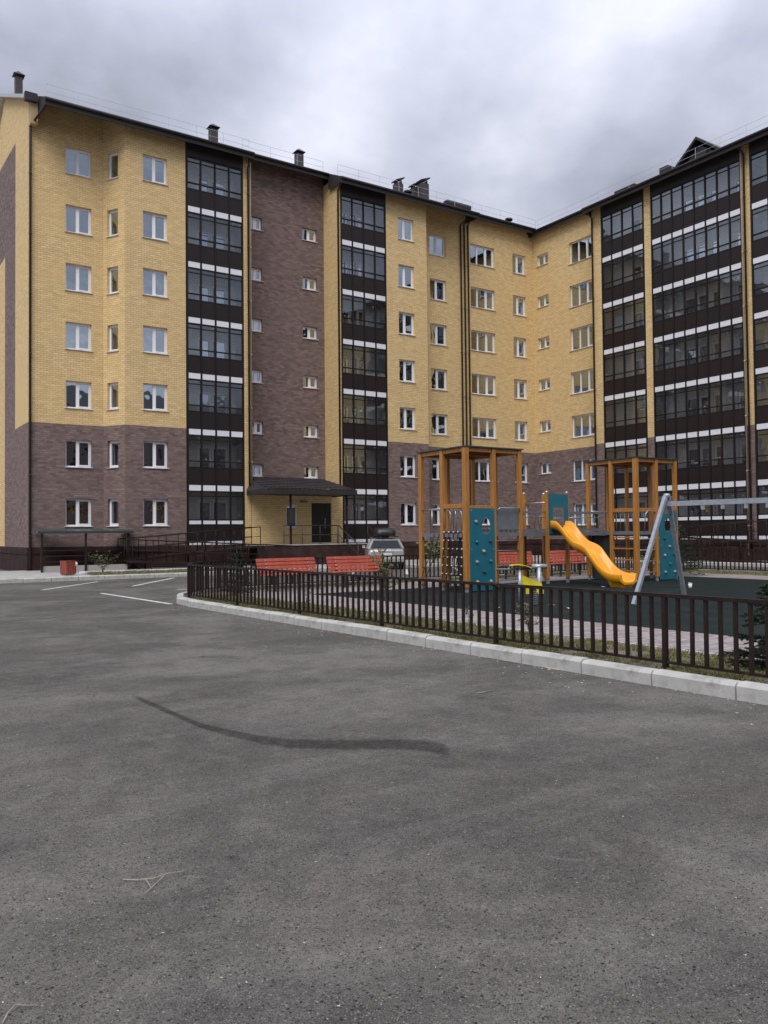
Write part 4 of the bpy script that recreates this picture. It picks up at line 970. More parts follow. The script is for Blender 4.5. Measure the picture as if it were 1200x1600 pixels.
for z in (0.6, 0.85, 1.1): b.tube([(7.65, 38.25, z), (11.4, 38.25, z)], 0.018, 6)
b.build('rails', 'ironbrown', lt)
b = MB(); b.box((8.7, 36.0, 0.15), (16.5, 36.12, 0.24)); tag(b.build('white_edging', 'wpanel'), kind='structure')

# ------------------------------------------------------------------ fences
def fence(label, path, group, bar_gap=0.174, z0=0.10, first_post=0.0, seg=2.96):
    """steel bar fence: posts, top and bottom rail per stretch, every bar its own mesh"""
    r = thing('bar_fence', label, 'fence', (*path[0], z0), group=group)
    key = 'bar'
    if key not in BM:
        b = MB(); b.box((-0.0185, -0.0185, 0.10), (0.0185, 0.0185, 0.845)); o = b.build('bar', 'ironbrown', local=True); BM['bar'] = o.data; bpy.data.objects.remove(o)
        b = MB(); b.box((-0.026, -0.026, -0.06), (0.026, 0.026, 0.862)); o = b.build('post', 'ironbrown', local=True); BM['fpost'] = o.data; bpy.data.objects.remove(o)
    P = [Vector((*p, z0)) for p in path]; acc = first_post
    for i in range(len(P)-1):
        a, c = P[i], P[i+1]; d = c-a; L_ = d.length; d.normalize(); rz = math.atan2(d.y, d.x)
        b = MB(); b.beam(a+Vector((0, 0, 0.866)), c+Vector((0, 0, 0.866)), 0.052, 0.042); b.build('top_rail', 'ironbrown', r)
        b = MB(); b.beam(a+Vector((0, 0, 0.115)), c+Vector((0, 0, 0.115)), 0.030, 0.030); b.build('bottom_rail', 'ironbrown', r)
        s = 0.0
        while s < L_-0.02:
            p = a+d*s
            if acc <= 1e-4:
                link_copy(BM['fpost'], 'post', r, p, rz); acc = seg
            else: link_copy(BM['bar'], 'bar', r, p, rz).rotation_euler = (RND.gauss(0, .004), RND.gauss(0, .004), rz+RND.gauss(0, .03))
            s += bar_gap; acc -= bar_gap
    link_copy(BM['fpost'], 'post', r, P[-1], rz)
    return r
fx = lambda y: kx(y)+0.36
fence('brown steel bar fence along the near white kerb', [(fx(20.0), 20.0), (fx(3.2), 3.2)], None, first_post=0.0, seg=2.784)
fin = inset(island, 0.40)
fence('brown bar fence behind the red benches, bending round to the kerb', [(fx(20.0), 20.05)]+fin[3:8], None, first_post=2.0, seg=2.96)
fence('brown bar fence on the far side of the play area beyond the swing', [fin[8], fin[9], fin[10], (28.4, 8.0)], None, first_post=0.0, seg=2.96)

# ------------------------------------------------------------------ benches
def bench(label, loc, rz):
    r = thing('park_bench', label, 'bench', loc, rz); L_ = 2.0
    sm = MB(); sm.box((-L_/2, -0.047, -0.018), (L_/2, 0.047, 0.018)); o = sm.build('slat', 'benchred', local=True, bevel=0.006); me = o.data; bpy.data.objects.remove(o)
    for k in range(4): sub(me, 'seat_slat', r, (0, -0.22+0.108*k, 0.445+0.012*abs(k-1.5)), (0, 0, 0))
    for k in range(4): sub(me, 'back_slat', r, (0, 0.21+0.035*k, 0.55+0.105*k), (math.radians(72), 0, 0))
    for x in (-0.72, 0.72):
        b = MB(); b.beam((x, -0.24, 0), (x, -0.24, 0.42), 0.05, 0.06); b.beam((x, 0.20, 0), (x, 0.20, 0.45), 0.05, 0.06); b.beam((x, -0.27, 0.41), (x, 0.23, 0.41), 0.05, 0.04); b.beam((x, 0.225, 0.43), (x, 0.355, 0.90), 0.05, 0.03); b.build('leg_frame', 'steel_dk', r, local=True)
    bolts = MB()
    for x in (-0.72, 0.72):
        for k in range(4): bolts.tube([(x, 0.185+0.035*k, 0.555+0.105*k), (x, 0.172+0.035*k, 0.55+0.105*k)], 0.014, 6)
    bolts.build('bolts', 'clip', r, local=True)
    return r
bench('red slatted bench beside the small spruce at the fence bend', (11.05, 21.35, 0.104), 0.10)
bench('red slatted bench next to the leafy sapling, before the porch', (13.45, 21.5, 0.104), 0.03)
bench('red slatted bench seen behind the net and teal climbing wall', (19.75, 21.35, 0.104), 0.0)
bench('red slatted bench seen under the bridge behind the yellow slide', (22.35, 21.35, 0.104), 0.0)

# ------------------------------------------------------------------ play structure
GZ = 0.124
play = thing('play_structure', 'timber two-tower play structure with teal climbing panels, net, bridge and yellow slide', 'playground', (18.4, 18.1, GZ))
def part(name, mat, fn, bevel=0.0):
    b = MB(); fn(b); return b.build(name, mat, play, bevel=bevel)
def post(x, y, z1, w=0.105, z0=GZ, cap=False):
    o = part('post', 'timber', lambda b: b.box((x-w/2, y-w/2, z0+0.12), (x+w/2, y+w/2, z1)), 0.012)
    part('post_foot', 'galv', lambda b: b.box((x-0.035, y-0.035, z0-0.01), (x+0.035, y+0.035, z0+0.13)))
    if cap:
        k = MB(); k.tube([(x, y, z1-0.005), (x, y, z1+0.03), (x, y, z1+0.055)], [0.06, 0.055, 0.02], 12); k.build('post_cap', 'handle', play)
def beam(p, q, w=0.07, h=0.12, mat='timber', name='beam'): part(name, mat, lambda b: b.beam(p, q, w, h), 0.006)
def bar(pts, r=0.017, mat='handle', name='grab_rail'): part(name, mat, lambda b: b.tube(pts, r, 8))
TZ, DZ = 4.0, 1.70          # roof and deck heights
def panel_mesh(w, h, hole=None, t=0.022):
    """teal board with a cut-out"""
    bm = bmesh.new(); vs = [bm.verts.new(p) for p in ((0, 0, 0), (w, 0, 0), (w, 0, h), (0, 0, h))]
    ed = [bm.edges.new((vs[i], vs[(i+1) % 4])) for i in range(4)]
    for ho in (hole or []):
        hv = [bm.verts.new((x, 0, z)) for x, z in ho]; ed += [bm.edges.new((hv[i], hv[(i+1) % len(hv)])) for i in range(len(hv))]
    bmesh.ops.triangle_fill(bm, use_beauty=True, use_dissolve=False, edges=ed)
    bm.normal_update()
    for f in bm.faces:
        if f.normal.y > 0: f.normal_flip()
    ex = bmesh.ops.extrude_face_region(bm, geom=bm.faces[:]); bmesh.ops.translate(bm, verts=[v for v in ex['geom'] if isinstance(v, bmesh.types.BMVert)], vec=(0, t, 0))
    bmesh.ops.recalc_face_normals(bm, faces=bm.faces)
    me = bpy.data.meshes.new('climbing_panel'); bm.to_mesh(me); bm.free(); me.materials.append(M['teal']); return me
def oval(cx, cz, rx, rz, n=24): return [(cx+rx*math.cos(2*PI*i/n), cz+rz*math.sin(2*PI*i/n)) for i in range(n)]
def tower(x0, x1, y0, y1):
    xm, ym = (x0+x1)/2, (y0+y1)/2
    for x, y, w in ((x0, y0, 0.145), (x0, ym, 0.122), (x0, y1, 0.122), (xm, y0, 0.122), (x1, y0, 0.122), (x1, ym, 0.105), (x1, y1, 0.105), (xm, y1, 0.105)): post(x, y, TZ-0.02, w)
    for p, q in (((x0, y0), (x0, ym)), ((x0, ym), (x0, y1)), ((x0, y0), (xm, y0)), ((xm, y0), (x1, y0)), ((x1, y0), (x1, ym)), ((x1, ym), (x1, y1)), ((x0, y1), (xm, y1)), ((xm, y1), (x1, y1)), ((x0, ym), (x1, ym))):
        d = (Vector(q)-Vector(p)).normalized()*0.055; p2, q2 = Vector(p)+d, Vector(q)-d
        beam((*p2, TZ-0.08), (*q2, TZ-0.08), 0.055, 0.11)
    part('tower_roof', 'roofgreen', lambda b: b.box((x0-0.09, y0-0.09, TZ-0.018), (x1+0.09, y1+0.09, TZ+0.012)))
    part('deck', 'greysteel', lambda b: b.box((x0-0.03, y0-0.03, DZ-0.11), (x1+0.03, y1+0.03, DZ)))
# first tower
tower(14.0, 15.92, 17.06, 19.05)
xm, ym = 14.96, 18.055
pm1 = panel_mesh(0.86, 2.2, [oval(0.56, 1.72, 0.16, 0.23)])
cp = link_copy(pm1, 'climbing_panel', play, (14.07, 16.985, GZ+0.03))
def grips(panel, pts, mats):
    for x, z in ((0.05, 0.06), (0.81, 0.06), (0.05, 1.1), (0.81, 1.1), (0.05, 2.14), (0.81, 2.14)):
        b = MB(); b.tube([(x, 0.003, z), (x, -0.010, z)], 0.015, 7); o = b.build('bolt', 'handle', local=True); o.parent = panel
    for i, (x, z) in enumerate(pts):
        b = MB(); b.tube([(x, 0.005, z), (x+0.004, -0.025, z-0.004), (x+0.01, -0.05, z+0.012)], [0.052, 0.045, 0.022], 7); o = b.build('grip', mats[i % len(mats)], local=True); o.parent = panel
GM = [pm('grip_grey', (0.30, 0.31, 0.30), 0.6), pm('grip_teal', (0.03, 0.16, 0.2), 0.5), pm('grip_dark', (0.05, 0.04, 0.035), 0.6), pm('grip_sand', (0.42, 0.36, 0.24), 0.6)]
grips(cp, [(0.20, 1.84), (0.22, 1.30), (0.70, 1.31), (0.46, 1.05), (0.22, 0.77), (0.70, 0.78), (0.47, 0.50), (0.23, 0.24), (0.70, 0.24)], GM)
beam((xm-0.9, 17.06, 2.36), (xm-0.05, 17.06, 2.36)); beam((14.0, 17.12, 2.42), (14.0, 18.0, 2.42))
# right half of the front: railing panel over the deck, rungs below
part('railing_panel', 'greysteel', lambda b: b.box((15.03, 17.05, DZ+0.08), (15.86, 17.075, 2.36)))
bar([(15.02, 17.0, 2.28), (15.1, 16.95, 2.36), (15.8, 16.95, 2.36), (15.87, 17.0, 2.28)], 0.02)
for z in (0.40, 0.80, 1.20, 1.47): bar([(15.0, 17.06, z), (15.88, 17.06, z)], 0.017, 'greysteel', 'rung')
# left half: hand rail and step-through
bar([(14.0, 18.1, 2.36), (14.0, 19.0, 2.36)], 0.018); bar([(14.0, 18.55, DZ), (14.0, 18.55, 2.36)], 0.014)
# rear sides of the first tower
for p, q in (((14.0, 19.05), (15.92, 19.05)), ((15.92, 17.06), (15.92, 18.0))):
    bar([(*p, 2.36), (*q, 2.36)], 0.018)
    for t in (0.2, 0.4, 0.6, 0.8): bar([(p[0]+(q[0]-p[0])*t, p[1]+(q[1]-p[1])*t, DZ), (p[0]+(q[0]-p[0])*t, p[1]+(q[1]-p[1])*t, 2.36)], 0.011, 'greysteel', 'baluster')
# climbing net leaning on the left half, with hoops above
NETX0, NETX1 = 13.84, 13.97
def netp(u, v): y = 17.16+0.80*u; x = NETX0+(NETX1-NETX0)*v; return Vector((x, y, GZ+0.02+(DZ-GZ)*v))
net = MB()
for i in range(5): net.tube([netp(i/4, v/7)+Vector((0.012*math.sin(v*1.7+i), 0, 0)) for v in range(8)], 0.016, 5)
for j in range(1, 8): net.tube([netp(u/8, j/7-0.010*math.sin(PI*u/8)) for u in range(9)], 0.016, 5)
net = net.build('climbing_net', 'rope', play)
cm = MB(); cm.tube([(0, 0, -0.018), (0, 0, 0.018)], 0.022, 7); co_ = cm.build('net_clamp', 'clip', local=True); cme = co_.data; bpy.data.objects.remove(co_)
for i in range(5):
    for j in range(1, 8):
        p = netp(i/4, j/7); o = bpy.data.objects.new('net_clamp', cme); COL.objects.link(o); o.parent = net; o.location = p-Vector(WL[play.name]); o.rotation_euler = (PI/2, 0, RND.uniform(0, 1))
for yy in (17.36, 17.60, 17.84):
    bar([(14.0, yy-0.13, DZ+0.02), (14.0, yy-0.13, 2.15), (14.0, yy-0.09, 2.28), (14.0, yy, 2.33), (14.0, yy+0.09, 2.28), (14.0, yy+0.13, 2.15), (14.0, yy+0.13, DZ+0.02)], 0.011)
# hanging rope ladder at the far left post
rl = MB(); rl.tube([(13.5, 18.55, GZ), (13.62, 18.5, 0.6), (13.85, 18.45, 1.1), (13.98, 18.42, DZ)], 0.012, 5); rl.tube([(13.42, 18.25, GZ), (13.6, 18.25, 0.6), (13.84, 18.22, 1.1), (13.98, 18.2, DZ)], 0.012, 5)
for z, x in ((0.4, 13.55), (0.75, 13.66), (1.1, 13.84), (1.4, 13.92)): rl.tube([(x, 18.56, z), (x, 18.2, z)], 0.014, 5)
rl.build('rope_ladder', 'rope', play)
# slide platform and the two bridges
for x, y in ((18.2, 18.3), (19.06, 18.3), (18.2, 19.3), (19.06, 19.3)): post(x, y, 2.90, cap=True)
part('deck', 'greysteel', lambda b: b.box((18.15, 18.25, DZ-0.11), (19.11, 19.35, DZ)))
for xa, xb in ((15.98, 18.14), (19.12, 20.74)):
    part('bridge_deck', 'greysteel', lambda b: b.box((xa, 18.32, DZ-0.12), (xb, 19.28, DZ-0.012)))
    for yy in (18.34, 19.26):
        for z in (DZ+0.06, 2.30): part('bridge_rail', 'greysteel', lambda b: b.beam((xa, yy, z), (xb, yy, z), 0.05, 0.07))
        bar([(xa, yy, 2.14), (xb, yy, 2.14)], 0.012)
        n = int((xb-xa)/0.2)
        for k in range(1, n): bar([(xa+(xb-xa)*k/n, yy, DZ+0.09), (xa+(xb-xa)*k/n, yy, 2.27)], 0.011, 'greysteel', 'baluster')
bar([(18.2, 19.3, 2.60), (18.2, 18.35, 2.60)], 0.02)
spm = panel_mesh(0.82, 1.22, [[(0.17, 0.12), (0.65, 0.12), (0.65, 0.80), (0.17, 0.80)]])
sp = link_copy(spm, 'slide_arch_panel', play, (18.22, 18.225, DZ-0.06)); sp.data.name = 'slide_arch_panel'
# second tower
tower(20.80, 22.70, 17.06, 19.0)
pm2 = panel_mesh(0.86, 2.2, [oval(0.40, 1.72, 0.16, 0.23)])
cp2 = link_copy(pm2, 'climbing_panel', play, (21.82, 16.985, GZ+0.03))
grips(cp2, [(0.66, 1.84), (0.22, 1.30), (0.70, 1.31), (0.46, 1.05), (0.22, 0.77), (0.70, 0.78), (0.47, 0.50), (0.23, 0.24), (0.70, 0.24)], GM[::-1])
beam((20.86, 17.06, 2.36), (21.7, 17.06, 2.36)); beam((20.8, 17.12, 2.36), (20.8, 17.98, 2.36)); beam((21.8, 17.06, 2.36), (22.65, 17.06, 2.36))
for k in range(5): bar([(20.8, 17.2+0.16*k, DZ), (20.8, 17.2+0.16*k, 2.30)], 0.012, 'greysteel', 'baluster')
for z in (0.40, 0.75, 1.10, 1.45): bar([(20.86, 17.06, z), (21.7, 17.06, z)], 0.02, 'galv', 'rung')
bar([(21.1, 17.0, DZ), (21.1, 16.95, 2.2), (21.2, 16.95, 2.34), (21.35, 16.95, 2.34), (21.45, 16.95, 2.2), (21.45, 17.0, DZ)], 0.016)
for z in (0.45, 0.8, 1.15, 1.5): beam((20.8, 17.12, z), (20.8, 17.98, z), 0.05, 0.05, 'timber', 'rung')
bar([(20.8, 19.0, 2.36), (22.7, 19.0, 2.36)], 0.018); bar([(22.7, 17.06, 2.36), (22.7, 19.0, 2.36)], 0.018)
# dark boards under the decks
M['board'] = pm('dark_board', (0.022, 0.030, 0.029), 0.5)
part('under_deck_board', 'board', lambda b: b.box((20.86, 18.05, GZ+0.05), (20.885, 18.94, DZ-0.13)))
part('under_deck_board', 'board', lambda b: b.box((14.9, 17.75, GZ+0.05), (14.925, 18.5, DZ-0.13)))
# wavy slide
def make_slide():
    prof = [(0.0, 1.78), (0.25, 1.76), (0.45, 1.62), (0.70, 1.36), (0.95, 1.17), (1.2, 1.09), (1.42, 0.98), (1.65, 0.74), (1.90, 0.48), (2.15, 0.32), (2.40, 0.26), (2.70, 0.25)]
    # smooth the profile
    from mathutils import geometry
    fine = []
    for i in range(len(prof)-1):
        p0 = prof[max(i-1, 0)]; p1, p2 = prof[i], prof[i+1]; p3 = prof[min(i+2, len(prof)-1)]
        for k in range(5):
            t = k/5; q = [0.5*((2*p1[j])+(-p0[j]+p2[j])*t+(2*p0[j]-5*p1[j]+4*p2[j]-p3[j])*t*t+(-p0[j]+3*p1[j]-3*p2[j]+p3[j])*t**3) for j in (0, 1)]; fine.append(q)
    fine.append(prof[-1])
    xc, w = 18.61, 0.30
    sec = [(-w-0.045, 0.03), (-w-0.05, 0.20), (-w-0.03, 0.235), (-w+0.005, 0.21), (-w+0.05, 0.06), (-w+0.12, 0.0), (0, -0.012), (w-0.12, 0.0), (w-0.05, 0.06), (w-0.005, 0.21), (w+0.03, 0.235), (w+0.05, 0.20), (w+0.045, 0.03), (w-0.1, -0.07), (-w+0.1, -0.07)]
    b = MB(); g = []
    for y, z in fine: g.append([(xc+sx, 18.26-y, z+sz+GZ-0.10) for sx, sz in sec])
    n = len(sec); base = 0
    for r_ in g: b.v.extend(r_)
    for i in range(len(g)-1):
        for j in range(n):
            a_ = i*n+j; c_ = i*n+(j+1) % n; b.f.append((a_, a_+n, c_+n, c_)); b.m.append(0); b.uv.append(None); b.smooth.append(True)
    b.f.append(tuple(range(n))); b.m.append(0); b.uv.append(None); b.smooth.append(False)
    b.f.append(tuple((len(g)-1)*n+k for k in range(n))[::-1]); b.m.append(0); b.uv.append(None); b.smooth.append(False)
    so = b.build('slide', 'slide', play)
    bmx = bmesh.new(); bmx.from_mesh(so.data); bmesh.ops.recalc_face_normals(bmx, faces=bmx.faces); bmx.to_mesh(so.data); bmx.free()
    k = MB(); k.hexa([(xc-0.2, 15.62, GZ), (xc+0.2, 15.62, GZ), (xc+0.2, 16.05, GZ), (xc-0.2, 16.05, GZ), (xc-0.26, 15.58, GZ+0.14), (xc+0.26, 15.58, GZ+0.14), (xc+0.26, 16.1, GZ+0.20), (xc-0.26, 16.1, GZ+0.20)])
    k.build('slide_foot', 'slide', play)
make_slide()

# ------------------------------------------------------------------ swing
swing = thing('swing_frame', 'galvanised steel A-frame swing with a long level top beam', 'swing', (15.7, 10.6, GZ))
AP, BD = Vector((15.55, 11.90, 2.44)), Vector((0.12, -0.993, 0)).normalized()
SL = 3.1; ND = Vector((0.993, 0.12, 0))
for e_ in (0, 1):
    c = AP+BD*SL*e_
    for s_ in (-1, 1):
        foot = Vector((c.x, c.y, GZ))+ND*(1.20 if s_ < 0 else 0.90)*s_-BD*(0.12 if e_ == 0 else -0.12)
        b = MB(); b.beam(foot, c+ND*0.06*s_+Vector((0, 0, 0.03)), 0.085, 0.07, 0); b.build('leg', 'galv', swing)
        for k in range(3):
            q = foot+(c+ND*0.06*s_-foot)*(0.93-0.06*k); bb = MB(); n_ = -BD if e_ == 0 else BD; bb.tube([q+n_*0.04, q+n_*0.055], 0.014, 6); bb.build('bolt', 'handle', swing)
    g = MB(); n_ = ND*0.13
    g.hexa([c-n_*1.5-BD*.02+Vector((0, 0, -.36)), c+n_*1.5-BD*.02+Vector((0, 0, -.36)), c+n_*1.5+BD*.02+Vector((0, 0, -.36)), c-n_*1.5+BD*.02+Vector((0, 0, -.36)), c-n_*.6-BD*.02, c+n_*.6-BD*.02, c+n_*.6+BD*.02, c-n_*.6+BD*.02]); g.build('gusset', 'greysteel', swing)
    k = MB(); k.tube([c+Vector((0, 0, 0.0)), c+Vector((0, 0, 0.09))], 0.07, 12); k.build('cap', 'galv', swing)
b = MB(); b.beam(AP+BD*0.02+Vector((0, 0, -0.14)), AP+BD*(SL-0.02)+Vector((0, 0, -0.14)), 0.09, 0.11); b.build('top_beam', 'galv', swing)
for t in (0.85, 1.3, 1.8, 2.25):
    p = AP+BD*t+Vector((0, 0, -0.2)); k = MB(); k.box((p.x-0.03, p.y-0.03, p.z-0.09), (p.x+0.03, p.y+0.03, p.z+0.02)); k.build('hanger', 'handle', swing)

# ------------------------------------------------------------------ small rider on posts
rd = thing('balance_rider', 'small play rider with yellow seat board and grey tubes before the bridge', 'play rider', (12.75, 13.6, GZ))
def rp(name, mat, fn): b = MB(); fn(b); return b.build(name, mat, rd)
q0 = onZ(813, 946, GZ); fwd = Vector((CR.x, CR.y, 0)).normalized(); dep = Vector((_fw.x, _fw.y, 0))
q1 = q0+fwd*0.48+dep*0.35
rp('post', 'galv', lambda b: b.tube([q0, q0+Vector((0, 0, 0.80))], 0.045, 10)); rp('post', 'galv', lambda b: b.tube([q1, q1+Vector((0, 0, 0.80))], 0.055, 10))
rp('cross_tube', 'galv', lambda b: b.tube([q1+Vector((0, 0, 0.82))-fwd*0.16, q1+Vector((0, 0, 0.82))+fwd*0.17], 0.055, 10))
rp('arm', 'greysteel', lambda b: b.tube([q0+Vector((0, 0, 0.78))-fwd*0.52, q0+Vector((0, 0, 0.78))+fwd*0.25], 0.022, 8))
def seatb(b):
    n = 8
    for i in range(n):
        t0, t1 = i/n, (i+1)/n
        def P(t, s, h): return q0+fwd*(-0.22+0.46*t)+dep*s+Vector((0, 0, 0.87-0.10*(t-0.35)**2*1.6+h))
        b.hexa([P(t0, -.1, 0), P(t1, -.1, 0), P(t1, .1, 0), P(t0, .1, 0), P(t0, -.1, .016), P(t1, -.1, .016), P(t1, .1, .016), P(t0, .1, .016)])
rp('seat_board', 'yellowp', seatb)
rp('seat_pad', 'black_pl', lambda b: b.beam(q0+fwd*-0.12+Vector((0, 0, 0.838)), q0+fwd*0.2+Vector((0, 0, 0.815)), 0.18, 0.03))
rp('side_plate', 'yellowp', lambda b: b.hexa([q0+fwd*.03+Vector((0, 0, .40)), q0+fwd*.52+dep*.2+Vector((0, 0, .40)), q0+fwd*.52+dep*.23+Vector((0, 0, .40)), q0+fwd*.03+dep*.03+Vector((0, 0, .40)), q0+fwd*.03+Vector((0, 0, .66)), q0+fwd*.50+dep*.2+Vector((0, 0, .46)), q0+fwd*.50+dep*.23+Vector((0, 0, .46)), q0+fwd*.03+dep*.03+Vector((0, 0, .66))]))
for s_ in (0.13, 0.36): rp('foot_plate', 'yellowp', lambda b: b.beam(q0+fwd*s_+Vector((0, 0, .31)), q0+fwd*(s_+.15)+dep*.06+Vector((0, 0, .31)), 0.03, 0.13))
rp('spring', 'greysteel', lambda b: b.tube([q0+fwd*(.33+.05*math.cos(a*.9))+dep*.05*math.sin(a*.9)+Vector((0, 0, a*0.0065)) for a in range(0, 48)], 0.011, 5))

# ------------------------------------------------------------------ litter bin, bollard lamp, paper cup
bn = thing('litter_bin', 'square red timber-slatted litter bin on the pavement by the corner of the building', 'litter bin', (*onZ(106, 899, 0.15).xy, 0.15), 0.35); bn.scale = (0.82, 0.82, 0.92)
for k in range(4):
    b = MB(); b.box((-0.26+0.132*k, -0.26, 0.06), (-0.26+0.132*k+0.12, -0.235, 0.62)); b.build('slat', 'redwood', bn, local=True); b = MB(); b.box((-0.26, -0.232+0.124*k, 0.06), (-0.235, -0.232+0.124*k+0.112, 0.62)); b.build('slat', 'redwood', bn, local=True); b = MB(); b.box((0.235, -0.232+0.124*k, 0.06), (0.26, -0.232+0.124*k+0.112, 0.62)); b.build('slat', 'redwood', bn, local=True)
b = MB(); b.box((-0.225, -0.225, 0.03), (0.225, 0.235, 0.60)); b.build('liner', 'steel_dk', bn, local=True)
b = MB(); b.box((-0.27, -0.27, 0.60), (0.27, -0.20, 0.64)); b.box((-0.27, 0.20, 0.60), (0.27, 0.27, 0.64)); b.box((-0.27, -0.20, 0.601), (-0.20, 0.20, 0.639)); b.box((0.20, -0.20, 0.601), (0.27, 0.20, 0.639)); b.build('rim', 'redwood', bn, local=True)
bl = thing('globe_lamp', 'low garden lamp with a white globe beside the red bin', 'lamp', (*onZ(118, 896, 0.156).xy, 0.156))
b = MB(); b.tube([(0, 0, 0), (0, 0, 0.32)], 0.03, 8); b.build('stem', 'steel_dk', bl, local=True)
b = MB(); b.tube([(0, 0, 0.31+0.09*(1-math.cos(PI*i/8))) for i in range(9)], [0.004+0.086*math.sin(PI*i/8) for i in range(9)], 14); b.build('globe', 'wpanel', bl, local=True)
cp_ = onZ(1078, 919, GZ); cup = thing('paper_cup', 'crumpled white paper cup on the dark rubber surface beyond the swing', 'cup', (cp_.x, cp_.y, GZ))
b = MB(); b.tube([(0, 0, 0), (0.02, 0, 0.05), (0.03, 0.01, 0.12)], [0.04, 0.05, 0.055], 9); b.build('cup_body', 'paper', cup, local=True)
b = MB(); b.tube([(0.035, 0.01, 0.12), (0.04, 0.01, 0.135)], 0.06, 10); b.build('cup_lid', 'paper', cup, local=True)
LITT = [(777, 950), (943, 917), (891, 951), (862, 946), (1110, 925), (1170, 930), (998, 932)]
for i, (px, py) in enumerate(LITT[:4]):
    p = onZ(px, py, GZ); b = MB(); s_ = 0.05; b.face([(p.x-s_*1.6, p.y-s_, GZ+.006), (p.x+s_*1.5, p.y-s_*.8, GZ+.02), (p.x+s_*1.6, p.y+s_, GZ+.008), (p.x-s_*1.4, p.y+s_*.8, GZ+.025)])
    tag(b.build('paper_scrap', 'paper', at=(p.x, p.y, GZ)), ('small white paper scrap on the rubber surface in front of the first tower', 'white paper scrap on the rubber surface by the slide foot', 'white paper scrap on the rubber surface between rider and swing leg', 'small white paper scrap on the rubber surface just right of the rider post')[i], 'paper scrap')

